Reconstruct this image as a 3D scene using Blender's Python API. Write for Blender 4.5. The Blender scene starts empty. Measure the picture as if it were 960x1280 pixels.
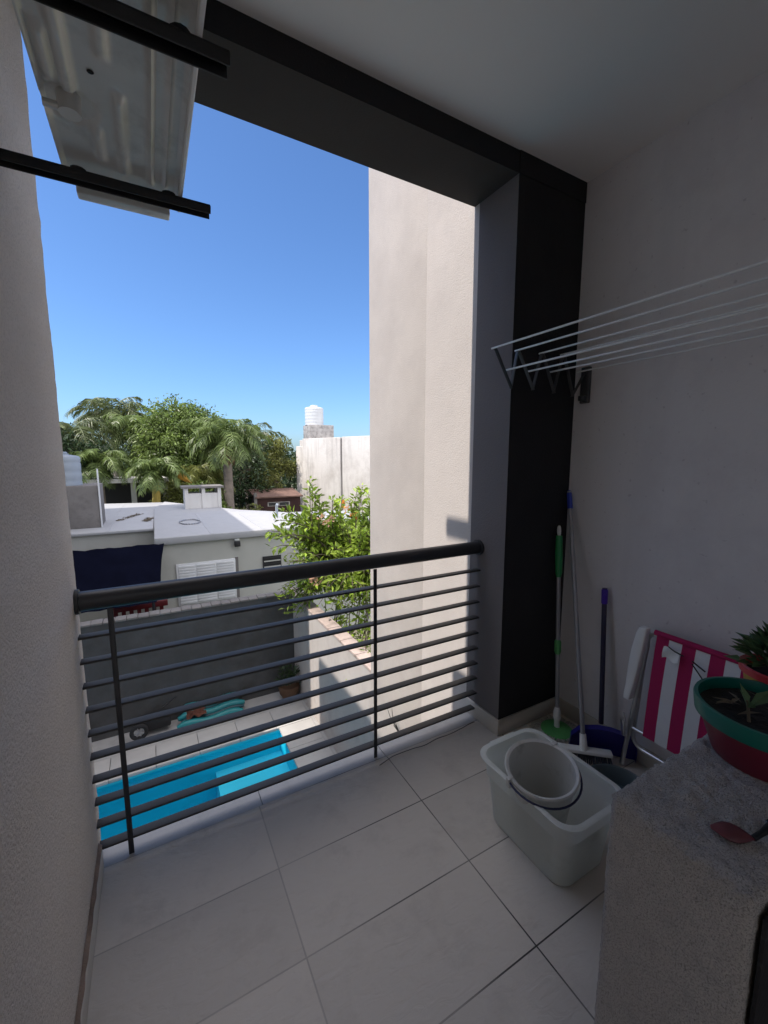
import bpy, bmesh, math, random
from mathutils import Vector, Matrix, noise
R = math.radians
rnd = random.Random(7)
sc = bpy.context.scene
COL = sc.collection
GZ = -2.9            # yard level below the balcony floor
SUN_EL = 54.0

# ------------------------------------------------------------------ helpers
class MB:
    def __init__(s): s.v = []; s.f = []; s.m = []
    def add(s, vs, fs, mi=0):
        o = len(s.v); s.v += [tuple(p) for p in vs]
        for f in fs: s.f.append(tuple(i + o for i in f)); s.m.append(mi)
        return s
    def box(s, x0, x1, y0, y1, z0, z1, mi=0, M=None):
        vs = [Vector((x, y, z)) for z in (z0, z1) for y in (y0, y1) for x in (x0, x1)]
        if M is not None: vs = [M @ v for v in vs]
        return s.add(vs, [(0, 2, 3, 1), (4, 5, 7, 6), (0, 1, 5, 4), (2, 6, 7, 3), (0, 4, 6, 2), (1, 3, 7, 5)], mi)
    def beam(s, a, b, w, h, up=(0, 0, 1), mi=0):
        a = Vector(a); b = Vector(b); d = (b - a); L = d.length; d.normalize()
        u = Vector(up); x = d.cross(u)
        if x.length < 1e-4: x = d.cross(Vector((1, 0, 0)))
        x.normalize(); u = x.cross(d).normalized()
        vs = [p + x * sx * w / 2 + u * su * h / 2 for p in (a, b) for su in (-1, 1) for sx in (-1, 1)]
        return s.add(vs, [(0, 1, 3, 2), (4, 6, 7, 5), (0, 4, 5, 1), (2, 3, 7, 6), (0, 2, 6, 4), (1, 5, 7, 3)], mi)
    def tube(s, pts, r, seg=12, mi=0, caps=True, closed=False):
        P = [Vector(p) for p in pts]; n = len(P)
        rr = list(r) if isinstance(r, (list, tuple)) else [r] * n
        vs = []; fs = []; ref = None
        for i in range(n):
            if closed: t = P[(i + 1) % n] - P[i - 1]
            else: t = P[min(i + 1, n - 1)] - P[max(i - 1, 0)]
            t.normalize()
            if ref is None:
                ref = Vector((0, 0, 1)) if abs(t.z) < .9 else Vector((1, 0, 0))
            x = t.cross(ref); x.normalize(); y = x.cross(t).normalized(); ref = y
            for k in range(seg):
                a = 2 * math.pi * k / seg
                vs.append(P[i] + (x * math.cos(a) + y * math.sin(a)) * rr[i])
        m = n if closed else n - 1
        for i in range(m):
            j = (i + 1) % n
            for k in range(seg):
                l = (k + 1) % seg
                fs.append((i * seg + k, i * seg + l, j * seg + l, j * seg + k))
        if caps and not closed:
            fs.append(tuple(range(seg))[::-1]); fs.append(tuple((n - 1) * seg + k for k in range(seg)))
        return s.add(vs, fs, mi)
    def lathe(s, prof, c=(0, 0, 0), seg=32, mi=0, M=None, cap0=False, cap1=False, sx=1, sy=1):
        c = Vector(c); vs = []; fs = []
        for r, z in prof:
            for k in range(seg):
                a = 2 * math.pi * k / seg
                v = Vector((r * math.cos(a) * sx, r * math.sin(a) * sy, z))
                vs.append((M @ v if M is not None else v) + c)
        for i in range(len(prof) - 1):
            for k in range(seg):
                l = (k + 1) % seg
                fs.append((i * seg + k, i * seg + l, (i + 1) * seg + l, (i + 1) * seg + k))
        if cap0: fs.append(tuple(range(seg))[::-1])
        if cap1: fs.append(tuple((len(prof) - 1) * seg + k for k in range(seg)))
        return s.add(vs, fs, mi)
    def leaf(s, p, d, nrm, L, W, fold=.25, mi=0):
        d = Vector(d).normalized(); x = d.cross(Vector(nrm))
        if x.length < 1e-3: x = d.orthogonal()
        x.normalize(); n = x.cross(d)
        p = Vector(p); c = p + d * L * .45
        return s.add([p, c + x * W / 2 + n * W * fold, p + d * L - n * L * .06, c - x * W / 2 + n * W * fold], [(0, 1, 2), (0, 2, 3)], mi)
    def build(s, name, mats, parent=None, smooth=False, bevel=0, seg=2, angle=None):
        if not isinstance(mats, (list, tuple)): mats = [mats]
        off = Vector(parent['_w']) if parent is not None else Vector((0, 0, 0))
        me = bpy.data.meshes.new(name)
        me.from_pydata([tuple(Vector(v) - off) for v in s.v], [], s.f)
        for m in mats: me.materials.append(m)
        me.polygons.foreach_set('material_index', s.m)
        bm = bmesh.new(); bm.from_mesh(me)
        if bevel:
            bmesh.ops.remove_doubles(bm, verts=bm.verts, dist=1e-5)
            es = [e for e in bm.edges if len(e.link_faces) == 2 and e.calc_face_angle(0) > R(35)]
            bmesh.ops.bevel(bm, geom=es, offset=bevel, segments=seg, profile=.5, affect='EDGES', clamp_overlap=True)
            smooth = True; angle = angle or 50
        if len(bm.faces) < 60000 and not getattr(s, 'loose', False):
            bmesh.ops.recalc_face_normals(bm, faces=bm.faces)
        if smooth:
            lim = R(angle or 40)
            for f in bm.faces: f.smooth = True
            for e in bm.edges:
                if len(e.link_faces) == 2 and e.calc_face_angle(0) > lim: e.smooth = False
        bm.to_mesh(me); bm.free()
        o = bpy.data.objects.new(name, me); COL.objects.link(o)
        if parent is not None: o.parent = parent
        o['_w'] = tuple(off)
        return o

def tag(o, label=None, cat=None, group=None, kind=None):
    if label: o['label'] = label
    if cat: o['category'] = cat
    if group: o['group'] = group
    if kind: o['kind'] = kind
    return o
def thing(name, label, cat, loc, group=None):
    o = bpy.data.objects.new(name, None); COL.objects.link(o); o.empty_display_size = .05
    o.location = loc; o['_w'] = tuple(loc)
    return tag(o, label, cat, group)
def struct(name, mb, mats, **k):
    return tag(mb.build(name, mats, **k), kind='structure')
def at(o): return Vector(o['_w'])

# ------------------------------------------------------------------ materials
def mat(name, col, rough=.7, var=.12, vscale=2.0, bump=0, bscale=120, bdist=.002, metal=0, spec=.5, grime=None,
        speck=None, leafy=False, trans=0, island=0, col2=None, detail=6, coat=0, streak=0):
    m = bpy.data.materials.new(name); m.use_nodes = True
    nt = m.node_tree; N = nt.nodes; L = nt.links
    b = N['Principled BSDF']; out = N['Material Output']
    b.inputs['Roughness'].default_value = rough; b.inputs['Metallic'].default_value = metal
    b.inputs['Specular IOR Level'].default_value = spec
    if coat: b.inputs['Coat Weight'].default_value = coat
    tc = N.new('ShaderNodeTexCoord')
    def noi(scale, det=5, rg=.55, sv=None):
        n = N.new('ShaderNodeTexNoise'); n.inputs['Scale'].default_value = scale; n.inputs['Detail'].default_value = det
        n.inputs['Roughness'].default_value = rg
        if sv:
            mp = N.new('ShaderNodeMapping'); mp.inputs['Scale'].default_value = sv
            L.new(tc.outputs['Object'], mp.inputs['Vector']); L.new(mp.outputs[0], n.inputs['Vector'])
        else: L.new(tc.outputs['Object'], n.inputs['Vector'])
        return n
    def mix(f, a, c, mode='MIX'):
        x = N.new('ShaderNodeMix'); x.data_type = 'RGBA'; x.blend_type = mode
        if isinstance(f, float): x.inputs[0].default_value = f
        else: L.new(f, x.inputs[0])
        for i, q in ((6, a), (7, c)):
            if isinstance(q, tuple): x.inputs[i].default_value = (*q, 1)
            else: L.new(q, x.inputs[i])
        return x.outputs[2]
    def ramp(src, a, c):
        r = N.new('ShaderNodeMapRange'); r.inputs[1].default_value = a; r.inputs[2].default_value = c
        L.new(src, r.inputs[0]); return r.outputs[0]
    lo = tuple(c * (1 - var) for c in col); hi = tuple(min(1, c * (1 + var)) for c in col)
    if col2: lo, hi = col, col2
    n1 = noi(vscale, detail)
    c = mix(ramp(n1.outputs[0], .3, .7), lo, hi)
    if island:
        g = N.new('ShaderNodeNewGeometry')
        r = N.new('ShaderNodeMapRange'); r.inputs[3].default_value = 1 - island; r.inputs[4].default_value = 1 + island
        L.new(g.outputs['Random Per Island'], r.inputs[0])
        cm = N.new('ShaderNodeVectorMath'); cm.operation = 'SCALE'
        L.new(c, cm.inputs[0]); L.new(r.outputs[0], cm.inputs['Scale']); c = cm.outputs[0]
    if grime:
        gs, gc, ga, gb = grime
        n2 = noi(gs, 8, .65)
        c = mix(ramp(n2.outputs[0], ga, gb), c, gc)
    if streak:
        n3 = noi(1, 6, .6, (5, 5, .35))
        c = mix(ramp(n3.outputs[0], .5, .78), c, tuple(q * (1 - streak) for q in col))
    if speck:
        ss, scol, sa, sb = speck
        n4 = noi(ss, 2, .5)
        c = mix(ramp(n4.outputs[0], sa, sb), c, scol)
    L.new(c, b.inputs['Base Color'])
    if bump:
        nb = noi(bscale, 4, .6)
        bp = N.new('ShaderNodeBump'); bp.inputs['Strength'].default_value = bump; bp.inputs['Distance'].default_value = bdist
        L.new(nb.outputs[0], bp.inputs['Height']); L.new(bp.outputs[0], b.inputs['Normal'])
    if trans:
        t = N.new('ShaderNodeBsdfTranslucent'); L.new(c, t.inputs[0])
        ms = N.new('ShaderNodeMixShader'); ms.inputs[0].default_value = trans
        L.new(b.outputs[0], ms.inputs[1]); L.new(t.outputs[0], ms.inputs[2]); L.new(ms.outputs[0], out.inputs[0])
    return m

M = {}
M['stucco'] = mat('stucco', (.77, .695, .625), .92, .07, 1.3, 1.0, 150, .008, spec=.2, grime=(2.2, (.66, .60, .55), .56, .85), speck=(170, (.64, .575, .51), .50, .72))
M['sunwall'] = mat('sunwall', (.57, .525, .49), .92, .05, 1.0, .7, 150, .004, spec=.2, grime=(2.6, (.46, .42, .395), .42, .8), speck=(130, (.53, .485, .455), .5, .75), streak=.05)
M['sunwall2'] = mat('sunwall2', (.60, .552, .515), .92, .05, 1.1, .7, 150, .004, spec=.2, grime=(2.9, (.49, .45, .425), .45, .85), speck=(130, (.55, .505, .475), .5, .75), streak=.04)
M['roomwall'] = mat('roomwall', (.78, .75, .75), .85, .05, .9, .5, 60, .003, spec=.25, grime=(3.0, (.67, .63, .64), .48, .8), speck=(42, (.62, .58, .59), .68, .76), streak=.08)
M['ceiling'] = mat('ceiling_paint', (.88, .84, .80), .9, .04, .8, .15, 60, .0015, spec=.2)
M['pillarside'] = mat('pillar_dark_grey', (.175, .158, .155), .9, .08, 1.6, .7, 150, .004, spec=.2, grime=(3, (.165, .152, .156), .5, .8), speck=(130, (.16, .15, .153), .5, .75))
M['dark'] = mat('dark_paint', (.026, .025, .027), .8, .2, 2, .6, 120, .003, spec=.25, grime=(2.5, (.036, .035, .035), .5, .8), speck=(60, (.045, .045, .045), .70, .76))
M['soffit'] = mat('soffit_paint', (.055, .050, .046), .9, .12, 2, .4, 140, .003, spec=.2)
M['railblack'] = mat('rail_paint', (.03, .03, .033), .42, .15, 6, .12, 150, .001, spec=.5)
M['barpaint'] = mat('bar_paint', (.05, .047, .044), .55, .12, 6, .12, 150, .001, spec=.5)
M['skirt'] = mat('skirting_tile', (.56, .52, .46), .6, .1, 3, .15, 60, .001)
M['chip'] = mat('chipped_edge', (.26, .19, .15), .95, .4, 8, 1, 60, .008)
M['acwhite'] = mat('ac_sheet', (.66, .66, .64), .36, .14, 3, .15, 9, .006, metal=.2, grime=(7, (.36, .35, .33), .52, .76), streak=.15)
M['acdark'] = mat('ac_hole', (.01, .01, .01), .9)
M['bracket'] = mat('bracket_steel', (.018, .018, .02), .55, .3, 12, .4, 60, .002)
M['whitemetal'] = mat('white_rod', (.86, .88, .89), .25, .03, 5)
M['greyplast'] = mat('grey_plastic', (.07, .07, .072), .5, .1, 8)
M['tubplast'] = mat('tub_plastic', (.88, .90, .87), .36, .05, 3, .1, 20, .003, trans=.58, grime=(9, (.74, .75, .71), .55, .8))
M['bucketplast'] = mat('bucket_plastic', (.72, .715, .68), .42, .07, 3, .1, 20, .002, trans=.3, grime=(12, (.42, .40, .36), .55, .8))
M['tealgrey'] = mat('tealgrey_plastic', (.075, .105, .115), .45, .1, 4)
M['navy'] = mat('navy_plastic', (.02, .018, .22), .4, .12, 5)
M['navyd'] = mat('navy_dark_plastic', (.03, .035, .10), .45, .12, 5)
M['green'] = mat('green_plastic', (.025, .26, .08), .4, .1, 6)
M['limegreen'] = mat('lime_plastic', (.10, .40, .12), .5, .1, 6)
M['white'] = mat('white_plastic', (.88, .89, .88), .45, .04, 5)
M['offwhite'] = mat('offwhite_fibre', (.42, .42, .38), .9, .15, 20, island=.25)
M['bristle'] = mat('bristle', (.05, .055, .07), .8, .2, 30)
M['alu'] = mat('aluminium', (.66, .67, .68), .28, .06, 8, metal=1)
M['polegrey'] = mat('pole_grey', (.36, .36, .38), .35, .06, 10, metal=.4)
M['poledark'] = mat('pole_navy', (.035, .03, .07), .4, .1, 10)
M['blue'] = mat('blue_cap', (.03, .06, .45), .4)
M['purple'] = mat('purple_cap', (.07, .02, .42), .4)
M['potred'] = mat('pot_crimson', (.17, .007, .028), .38, .14, 4, .1, 18, .002, spec=.5)
M['potteal'] = mat('pot_teal', (.0, .13, .10), .38, .1, 4, spec=.5)
M['potrim'] = mat('pot_red_rim', (.55, .05, .06), .4, .1, 5)
M['potyellow'] = mat('pot_yellow', (.45, .33, .03), .5, .3, 25, col2=(.30, .10, .03))
M['soil'] = mat('soil', (.018, .014, .011), .98, .5, 30, 1, 70, .01)
M['succ'] = mat('succulent', (.09, .16, .07), .5, .3, 12, island=.35)
M['deadleaf'] = mat('pale_leaf', (.16, .13, .09), .8, .3, 12)
M['redleaf'] = mat('red_leaf', (.13, .03, .038), .5, .25, 25)
M['black'] = mat('black_stuff', (.008, .008, .009), .6)
M['roughcast'] = mat('roughcast', (.52, .48, .44), .95, .1, 3, 1.0, 260, .006, spec=.15, grime=(30, (.40, .37, .345), .5, .75), speck=(420, (.30, .28, .26), .50, .64))
# outdoor
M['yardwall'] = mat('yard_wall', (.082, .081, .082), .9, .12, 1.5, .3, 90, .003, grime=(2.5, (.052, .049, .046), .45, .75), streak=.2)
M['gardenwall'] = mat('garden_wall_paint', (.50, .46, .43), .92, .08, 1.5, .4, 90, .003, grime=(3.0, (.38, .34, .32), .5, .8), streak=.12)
M['coping'] = mat('wall_coping', (.46, .37, .33), .9, .15, 4, .6, 50, .004, grime=(6, (.25, .2, .18), .5, .75))
M['poolcoping'] = mat('pool_stone', (.46, .45, .44), .85, .08, 3, .3, 60, .002)
M['joint'] = mat('stone_joint', (.17, .165, .16), .95)
M['patio'] = mat('patio_concrete', (.40, .39, .385), .9, .12, 2, .3, 60, .003, grime=(3, (.28, .27, .26), .5, .8))
M['pooldeep'] = mat('pool_deep', (.03, .68, .84), .5, .06, 1.2)
M['poolshallow'] = mat('pool_shallow', (.16, .78, .93), .5, .05, 1.2)
M['membrane'] = mat('roof_membrane', (.40, .405, .415), .7, .06, 1.5, .3, 14, .006, grime=(1.5, (.33, .335, .35), .5, .8), streak=.1)
M['houseg'] = mat('house_render', (.48, .48, .44), .92, .05, 1.2, .25, 60, .003, grime=(1.8, (.42, .42, .385), .5, .85))
M['housew'] = mat('house_white', (.68, .66, .63), .9, .08, 1.5, .3, 40, .003, streak=.18)
M['oldwhite'] = mat('old_white_wall', (.60, .57, .53), .95, .1, .35, .5, 8, .02, grime=(.9, (.40, .365, .33), .45, .75), streak=.35)
M['concrete'] = mat('raw_concrete', (.21, .195, .185), .95, .2, 2, .5, 30, .004, grime=(4, (.12, .11, .105), .45, .75))
M['brickgrey'] = mat('grey_brick', (.40, .38, .36), .95, .2, 3, grime=(5, (.22, .21, .20), .45, .65))
M['tank'] = mat('tank_white', (.60, .61, .61), .45, .04, 2)
M['tankgrey'] = mat('tank_grey', (.30, .34, .39), .5, .05, 2)
M['awning'] = mat('navy_canvas', (.005, .006, .015), 1.0, .2, 3, .3, 30, .004, spec=.03)
M['winwhite'] = mat('window_white', (.72, .73, .74), .5, .04, 3)
M['grille'] = mat('vent_dark', (.02, .02, .022), .6)
M['redbrown'] = mat('red_brown', (.045, .02, .018), .9, .25, 3, .3, 12, .01)
M['rooftile'] = mat('roof_tile', (.16, .095, .075), .9, .25, 5, .4, 12, .01)
M['redplast'] = mat('red_plastic', (.12, .01, .014), .5)
M['rubber'] = mat('rubber', (.02, .02, .022), .85, .3, 12)
M['teal'] = mat('teal_vinyl', (.01, .19, .21), .4, .1, 4)
M['tealdark'] = mat('teal_dark_vinyl', (.01, .05, .07), .4)
M['rust'] = mat('rust_cloth', (.10, .035, .022), .95, .3, 9)
M['terracotta'] = mat('terracotta_brown', (.11, .06, .035), .8, .2, 5)
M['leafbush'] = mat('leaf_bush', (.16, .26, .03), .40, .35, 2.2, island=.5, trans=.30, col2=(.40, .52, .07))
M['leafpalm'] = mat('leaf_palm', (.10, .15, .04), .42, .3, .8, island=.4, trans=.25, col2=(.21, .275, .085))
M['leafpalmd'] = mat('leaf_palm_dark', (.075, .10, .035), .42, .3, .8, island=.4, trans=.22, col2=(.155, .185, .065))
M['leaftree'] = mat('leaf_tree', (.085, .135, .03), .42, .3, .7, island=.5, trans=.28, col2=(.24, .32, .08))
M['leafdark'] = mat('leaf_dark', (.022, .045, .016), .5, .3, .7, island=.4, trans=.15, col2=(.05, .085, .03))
M['leafyel'] = mat('leaf_yellowgreen', (.125, .15, .032), .42, .3, .9, island=.4, trans=.28, col2=(.24, .25, .07))
M['bark'] = mat('bark', (.13, .10, .075), .95, .3, 5, .6, 20, .02)
M['palmbark'] = mat('palm_bark', (.24, .20, .17), .95, .25, 4, .6, 9, .03)
M['palmboot'] = mat('palm_boot', (.27, .17, .10), .95, .3, 5, .5, 9, .03)
M['ochre'] = mat('ochre_frond', (.42, .22, .03), .8, .25, 3)
M['yellowbark'] = mat('yellow_bark', (.40, .30, .07), .85, .25, 3)
M['flower'] = mat('orange_flower', (.80, .30, .06), .6, .2, 9, island=.3, trans=.3)
M['flowerp'] = mat('pale_flower', (.62, .38, .26), .6, .2, 9, island=.3, trans=.3)
M['ground'] = mat('ground_soil', (.16, .14, .10), .98, .3, .3, grime=(1.2, (.09, .12, .05), .45, .6))

# floor tile material: stone-look relief with thin darker joints on a 0.6 x 0.3 m grid
def floor_mat():
    m = mat('floor_tile', (.665, .61, .535), .55, .05, 1.6, 0)
    nt = m.node_tree; N = nt.nodes; L = nt.links; b = N['Principled BSDF']
    tc = N.new('ShaderNodeTexCoord'); sp = N.new('ShaderNodeSeparateXYZ'); L.new(tc.outputs['Object'], sp.inputs[0])
    def m2(op, a, c):
        x = N.new('ShaderNodeMath'); x.operation = op
        for i, q in enumerate((a, c)):
            if isinstance(q, (int, float)): x.inputs[i].default_value = q
            else: L.new(q, x.inputs[i])
        return x.outputs[0]
    def line(o, off, per, w):
        t = m2('ABSOLUTE', m2('SUBTRACT', m2('FRACT', m2('DIVIDE', m2('ADD', o, off), per), 0), .5), 0)   # .5 on a joint
        return m2('GREATER_THAN', t, .5 - w / per)
    jx = line(sp.outputs[0], -.90 + 6, .6, .0023)
    jy = line(sp.outputs[1], -1.2915 + 5.985, .2995 * 1, .0021)
    j = m2('MAXIMUM', jx, jy)
    old = b.inputs['Base Color'].links[0].from_socket
    # faint per-tile tone
    cell = N.new('ShaderNodeCombineXYZ')
    L.new(m2('FLOOR', m2('DIVIDE', m2('ADD', sp.outputs[0], 5.1), .6), 0), cell.inputs[0])
    L.new(m2('FLOOR', m2('DIVIDE', m2('ADD', sp.outputs[1], 4.6935), .2995), 0), cell.inputs[1])
    wn = N.new('ShaderNodeTexWhiteNoise'); L.new(cell.outputs[0], wn.inputs['Vector'])
    mr = N.new('ShaderNodeMapRange'); mr.inputs[3].default_value = .91; mr.inputs[4].default_value = 1.05; L.new(wn.outputs['Value'], mr.inputs[0])
    vs = N.new('ShaderNodeVectorMath'); vs.operation = 'SCALE'; L.new(old, vs.inputs[0]); L.new(mr.outputs[0], vs.inputs['Scale'])
    # dust and scuffs
    dn = N.new('ShaderNodeTexNoise'); dn.inputs['Scale'].default_value = 5; dn.inputs['Detail'].default_value = 10; dn.inputs['Roughness'].default_value = .7
    L.new(tc.outputs['Object'], dn.inputs['Vector'])
    dr = N.new('ShaderNodeMapRange'); dr.inputs[1].default_value = .52; dr.inputs[2].default_value = .75; dr.inputs[4].default_value = .5; L.new(dn.outputs[0], dr.inputs[0])
    mx0 = N.new('ShaderNodeMix'); mx0.data_type = 'RGBA'; L.new(dr.outputs[0], mx0.inputs[0]); L.new(vs.outputs[0], mx0.inputs[6]); mx0.inputs[7].default_value = (.42, .375, .325, 1)
    # joints vary from dark to nearly tile coloured
    jn = N.new('ShaderNodeTexNoise'); jn.inputs['Scale'].default_value = 2.2; L.new(tc.outputs['Object'], jn.inputs['Vector'])
    jr = N.new('ShaderNodeMapRange'); jr.inputs[1].default_value = .4; jr.inputs[2].default_value = .6; jr.inputs[3].default_value = .55; jr.inputs[4].default_value = 1; L.new(jn.outputs[0], jr.inputs[0])
    east = N.new('ShaderNodeMapRange'); east.inputs[1].default_value = .35; east.inputs[2].default_value = .7; east.inputs[3].default_value = .45; east.inputs[4].default_value = 1; L.new(sp.outputs[0], east.inputs[0])
    mx = N.new('ShaderNodeMix'); mx.data_type = 'RGBA'
    L.new(m2('MULTIPLY', j, m2('MULTIPLY', jr.outputs[0], east.outputs[0])), mx.inputs[0]); L.new(mx0.outputs[2], mx.inputs[6]); mx.inputs[7].default_value = (.05, .045, .04, 1)
    L.new(mx.outputs[2], b.inputs['Base Color'])
    # wavy slate relief
    mp = N.new('ShaderNodeMapping'); mp.inputs['Scale'].default_value = (9, 22, 10); mp.inputs['Rotation'].default_value = (0, 0, .5); L.new(tc.outputs['Object'], mp.inputs[0])
    n = N.new('ShaderNodeTexNoise'); n.inputs['Scale'].default_value = 1.6; n.inputs['Detail'].default_value = 7; n.inputs['Distortion'].default_value = 1.2; L.new(mp.outputs[0], n.inputs['Vector'])
    h = m2('SUBTRACT', n.outputs[0], m2('MULTIPLY', j, .6))
    bp = N.new('ShaderNodeBump'); bp.inputs['Strength'].default_value = .6; bp.inputs['Distance'].default_value = .005
    L.new(h, bp.inputs['Height']); L.new(bp.outputs[0], b.inputs['Normal'])
    return m
M['floor'] = floor_mat()
M['sill'] = mat('sill_tile', (.46, .45, .435), .5, .06, 3, .25, 25, .003, grime=(5, (.34, .33, .31), .5, .8))

def water_mat():
    m = bpy.data.materials.new('pool_water'); m.use_nodes = True; nt = m.node_tree; N = nt.nodes; L = nt.links
    N.remove(N['Principled BSDF']); out = N['Material Output']
    t = N.new('ShaderNodeBsdfTransparent'); t.inputs[0].default_value = (.60, .92, .97, 1)
    g = N.new('ShaderNodeBsdfGlossy'); g.inputs['Roughness'].default_value = .03
    fr = N.new('ShaderNodeFresnel'); fr.inputs[0].default_value = 1.33
    tc = N.new('ShaderNodeTexCoord'); n = N.new('ShaderNodeTexNoise'); n.inputs['Scale'].default_value = 5; n.inputs['Detail'].default_value = 3
    L.new(tc.outputs['Object'], n.inputs['Vector'])
    bp = N.new('ShaderNodeBump'); bp.inputs['Strength'].default_value = .7; bp.inputs['Distance'].default_value = .03
    L.new(n.outputs[0], bp.inputs['Height']); L.new(bp.outputs[0], g.inputs['Normal']); L.new(bp.outputs[0], fr.inputs['Normal'])
    ms = N.new('ShaderNodeMixShader'); L.new(fr.outputs[0], ms.inputs[0]); L.new(t.outputs[0], ms.inputs[1]); L.new(g.outputs[0], ms.inputs[2])
    L.new(ms.outputs[0], out.inputs[0]); return m
M['water'] = water_mat()

# ------------------------------------------------------------------ the balcony itself
XL, XP, XR = -.245, 1.477, 1.925          # left wall, pillar side, right wall
YP, YE = 1.45, 1.70                        # pillar front, outer face
ZB, ZC = 2.645, 2.735                      # beam soffit, ceiling
struct('floor', MB().box(XL - .3, XR + .2, -2.2, 1.597, -.22, 0), M['floor'])  # strip behind the back wall is added to bounce sunlight indoors
def sill():
    b = MB(); prof = [(1.597, 0.0)] + [(1.70 + .045 * math.sin(a), -.045 + .045 * math.cos(a) + .0) for a in [i * math.pi / 2 / 8 for i in range(9)]] + [(1.745, -.22), (1.597, -.22)]
    prof = [(y, z - .001) for y, z in prof]
    xs = [XL, .314, .898, XP]
    for i in range(3):
        x0 = xs[i] + (.0015 if i else 0); x1 = xs[i + 1] - (.0015 if i < 2 else 0)
        n = len(prof); vs = [(x, y, z) for x in (x0, x1) for y, z in prof]
        b.add(vs, [(k, (k + 1) % n, n + (k + 1) % n, n + k) for k in range(n)] + [tuple(range(n))[::-1], tuple(range(n, 2 * n))])
    return b
struct('balcony_sill', sill(), M['sill'], smooth=True, angle=30)
def left_wall():
    b = MB()   # rounded, slightly uneven outer corner
    pts = [(XL, -.9), (XL, 1.0)]
    prof = [(XL, -.9)] + [(XL - .022 + .022 * math.cos(a), YE - .022 + .022 * math.sin(a)) for a in [i * math.pi / 2 / 6 for i in range(7)]] + [(-6.0, YE), (-6.0, -.9)]
    zs = [GZ] + [i * .04 for i in range(0, 72)] + [8.5]
    n = len(prof); vs = []
    for z in zs:
        for i, (x, y) in enumerate(prof):
            if 1 <= i <= 7:
                d = .0015 * noise.noise(Vector((z * 9, i * .4, 1))) + .003 * noise.noise(Vector((z * 30, i * .8, 5)))
                vs.append((x + d, y + d, z))
            else: vs.append((x, y, z))
    fs = []
    for j in range(len(zs) - 1):
        for k in range(n):
            l = (k + 1) % n; fs.append((j * n + k, j * n + l, (j + 1) * n + l, (j + 1) * n + k))
    fs.append(tuple(range(n))); fs.append(tuple((len(zs) - 1) * n + k for k in range(n)))
    return b.add(vs, fs)
struct('wall_left', left_wall(), M['stucco'], smooth=True, angle=40)
# skirting on the left wall, with the broken plaster line above it
struct('skirting_left', MB().box(XL, XL + .012, -.5, 1.60, .0, .075), M['skirt'], bevel=.003)
cb = MB(); P = []
y = -.5
while y < 1.62:
    h = .009 + .008 * noise.noise(Vector((y * 14, 2, 0))) ; P.append((y, h, .005 + .004 * noise.noise(Vector((y * 23, 7, 0))))); y += .012
for i in range(len(P) - 1):
    (a, h, d), (c, h2, d2) = P[i], P[i + 1]
    cb.add([(XL + .0005, a, .0755), (XL + d + .006, a, .0765), (XL + .0005, a, .0765 + h), (XL + .0005, c, .0755), (XL + d2 + .006, c, .0765), (XL + .0005, c, .0765 + h2)], [(0, 1, 4, 3), (1, 2, 5, 4)])
struct('broken_plaster_strip', cb, M['chip'])
# pillar and outer wall: pillar side darker grey than the wall, dark painted front
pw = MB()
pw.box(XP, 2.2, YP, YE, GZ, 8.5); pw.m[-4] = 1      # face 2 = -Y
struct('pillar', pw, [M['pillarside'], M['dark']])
struct('outer_wall', MB().box(XP + .0, 2.2, YE, 2.145, GZ, 8.5), M['sunwall2'])
struct('outer_wall_end', MB().box(XP + .003, 2.2, 2.145, 2.897, GZ, 8.5), M['sunwall'], bevel=.012)
struct('wall_right', MB().box(XR, 2.2, -.9, YP, -.22, 3.2), M['roomwall'])
struct('wall_back', MB().box(.02, 2.2, -.95, -.9, -.22, 3.2).box(XL, .02, -.95, -.9, 2.1, 3.2), M['roomwall'])  # gap at the left added to let bounced fill light in
struct('ceiling', MB().box(-.6, 2.2, -.95, YP, ZC, 3.0), M['ceiling'])
bm_ = MB(); bm_.box(XL, XP, YP, 1.735, ZB, 3.4); bm_.m = [1, 0, 2, 0, 0, 0]
struct('beam', bm_, [M['stucco'], M['soffit'], M['dark']])
struct('beam_over_pillar', MB().box(XP, XR, YP - .004, YP, ZB, ZC), M['dark'])
struct('upper_facade', MB().box(XL, XP, 1.45, 1.732, 3.401, 8.5), M['stucco'])
struct('skirting_pillar', MB().box(XP - .011, XP, YP - .011, 1.69, 0, .085).box(XP, XR, YP - .011, YP, 0, .085), M['skirt'], bevel=.003)
struct('skirting_right', MB().box(XR - .011, XR, .38, YP - .011, 0, .085), M['skirt'], bevel=.003)
# added out of view left of the balcony to throw the notched wall shadow
sp_ = thing('shadow_block', 'added unseen block left of the balcony that casts a small notch shadow', 'shadow caster', (-.5, YE, 3.75))
MB().box(-.51, -.455, YE, 1.93, 3.69, 3.75).build('shadow_block_body', M['stucco'], sp_, bevel=.01)
MB().box(-.50, -.465, 1.931, 1.936, 3.70, 3.74).build('shadow_block_face', M['black'], sp_)
lg = thing('shadow_ledge', 'added unseen ledge left of the balcony that casts the lower notch shadow', 'ledge', (-2, YE, 2.6))
MB().box(-5.9, -.36, YE, 1.845, 2.58, 2.74).build('ledge_slab', M['stucco'], lg, bevel=.01)
wing = thing('shadow_wing', 'added unseen building block left of the pool yard, shaped to shade it', 'building', (-5, 4, GZ))  # unseen block added to shade the yard, gap leaves a lit strip
MB().box(-8, -2.4, 1.9, 6.02, GZ, 4.40).box(-8, -2.4, 6.02, 6.46, GZ, 2.2).box(-8, -2.6, 6.46, 16.0, GZ, 6.0).build('wall', M['housew'], wing)
MB().box(-2.46, -2.36, 1.88, 6.0, 4.402, 4.46).build('parapet_cap', M['concrete'], wing)
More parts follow.
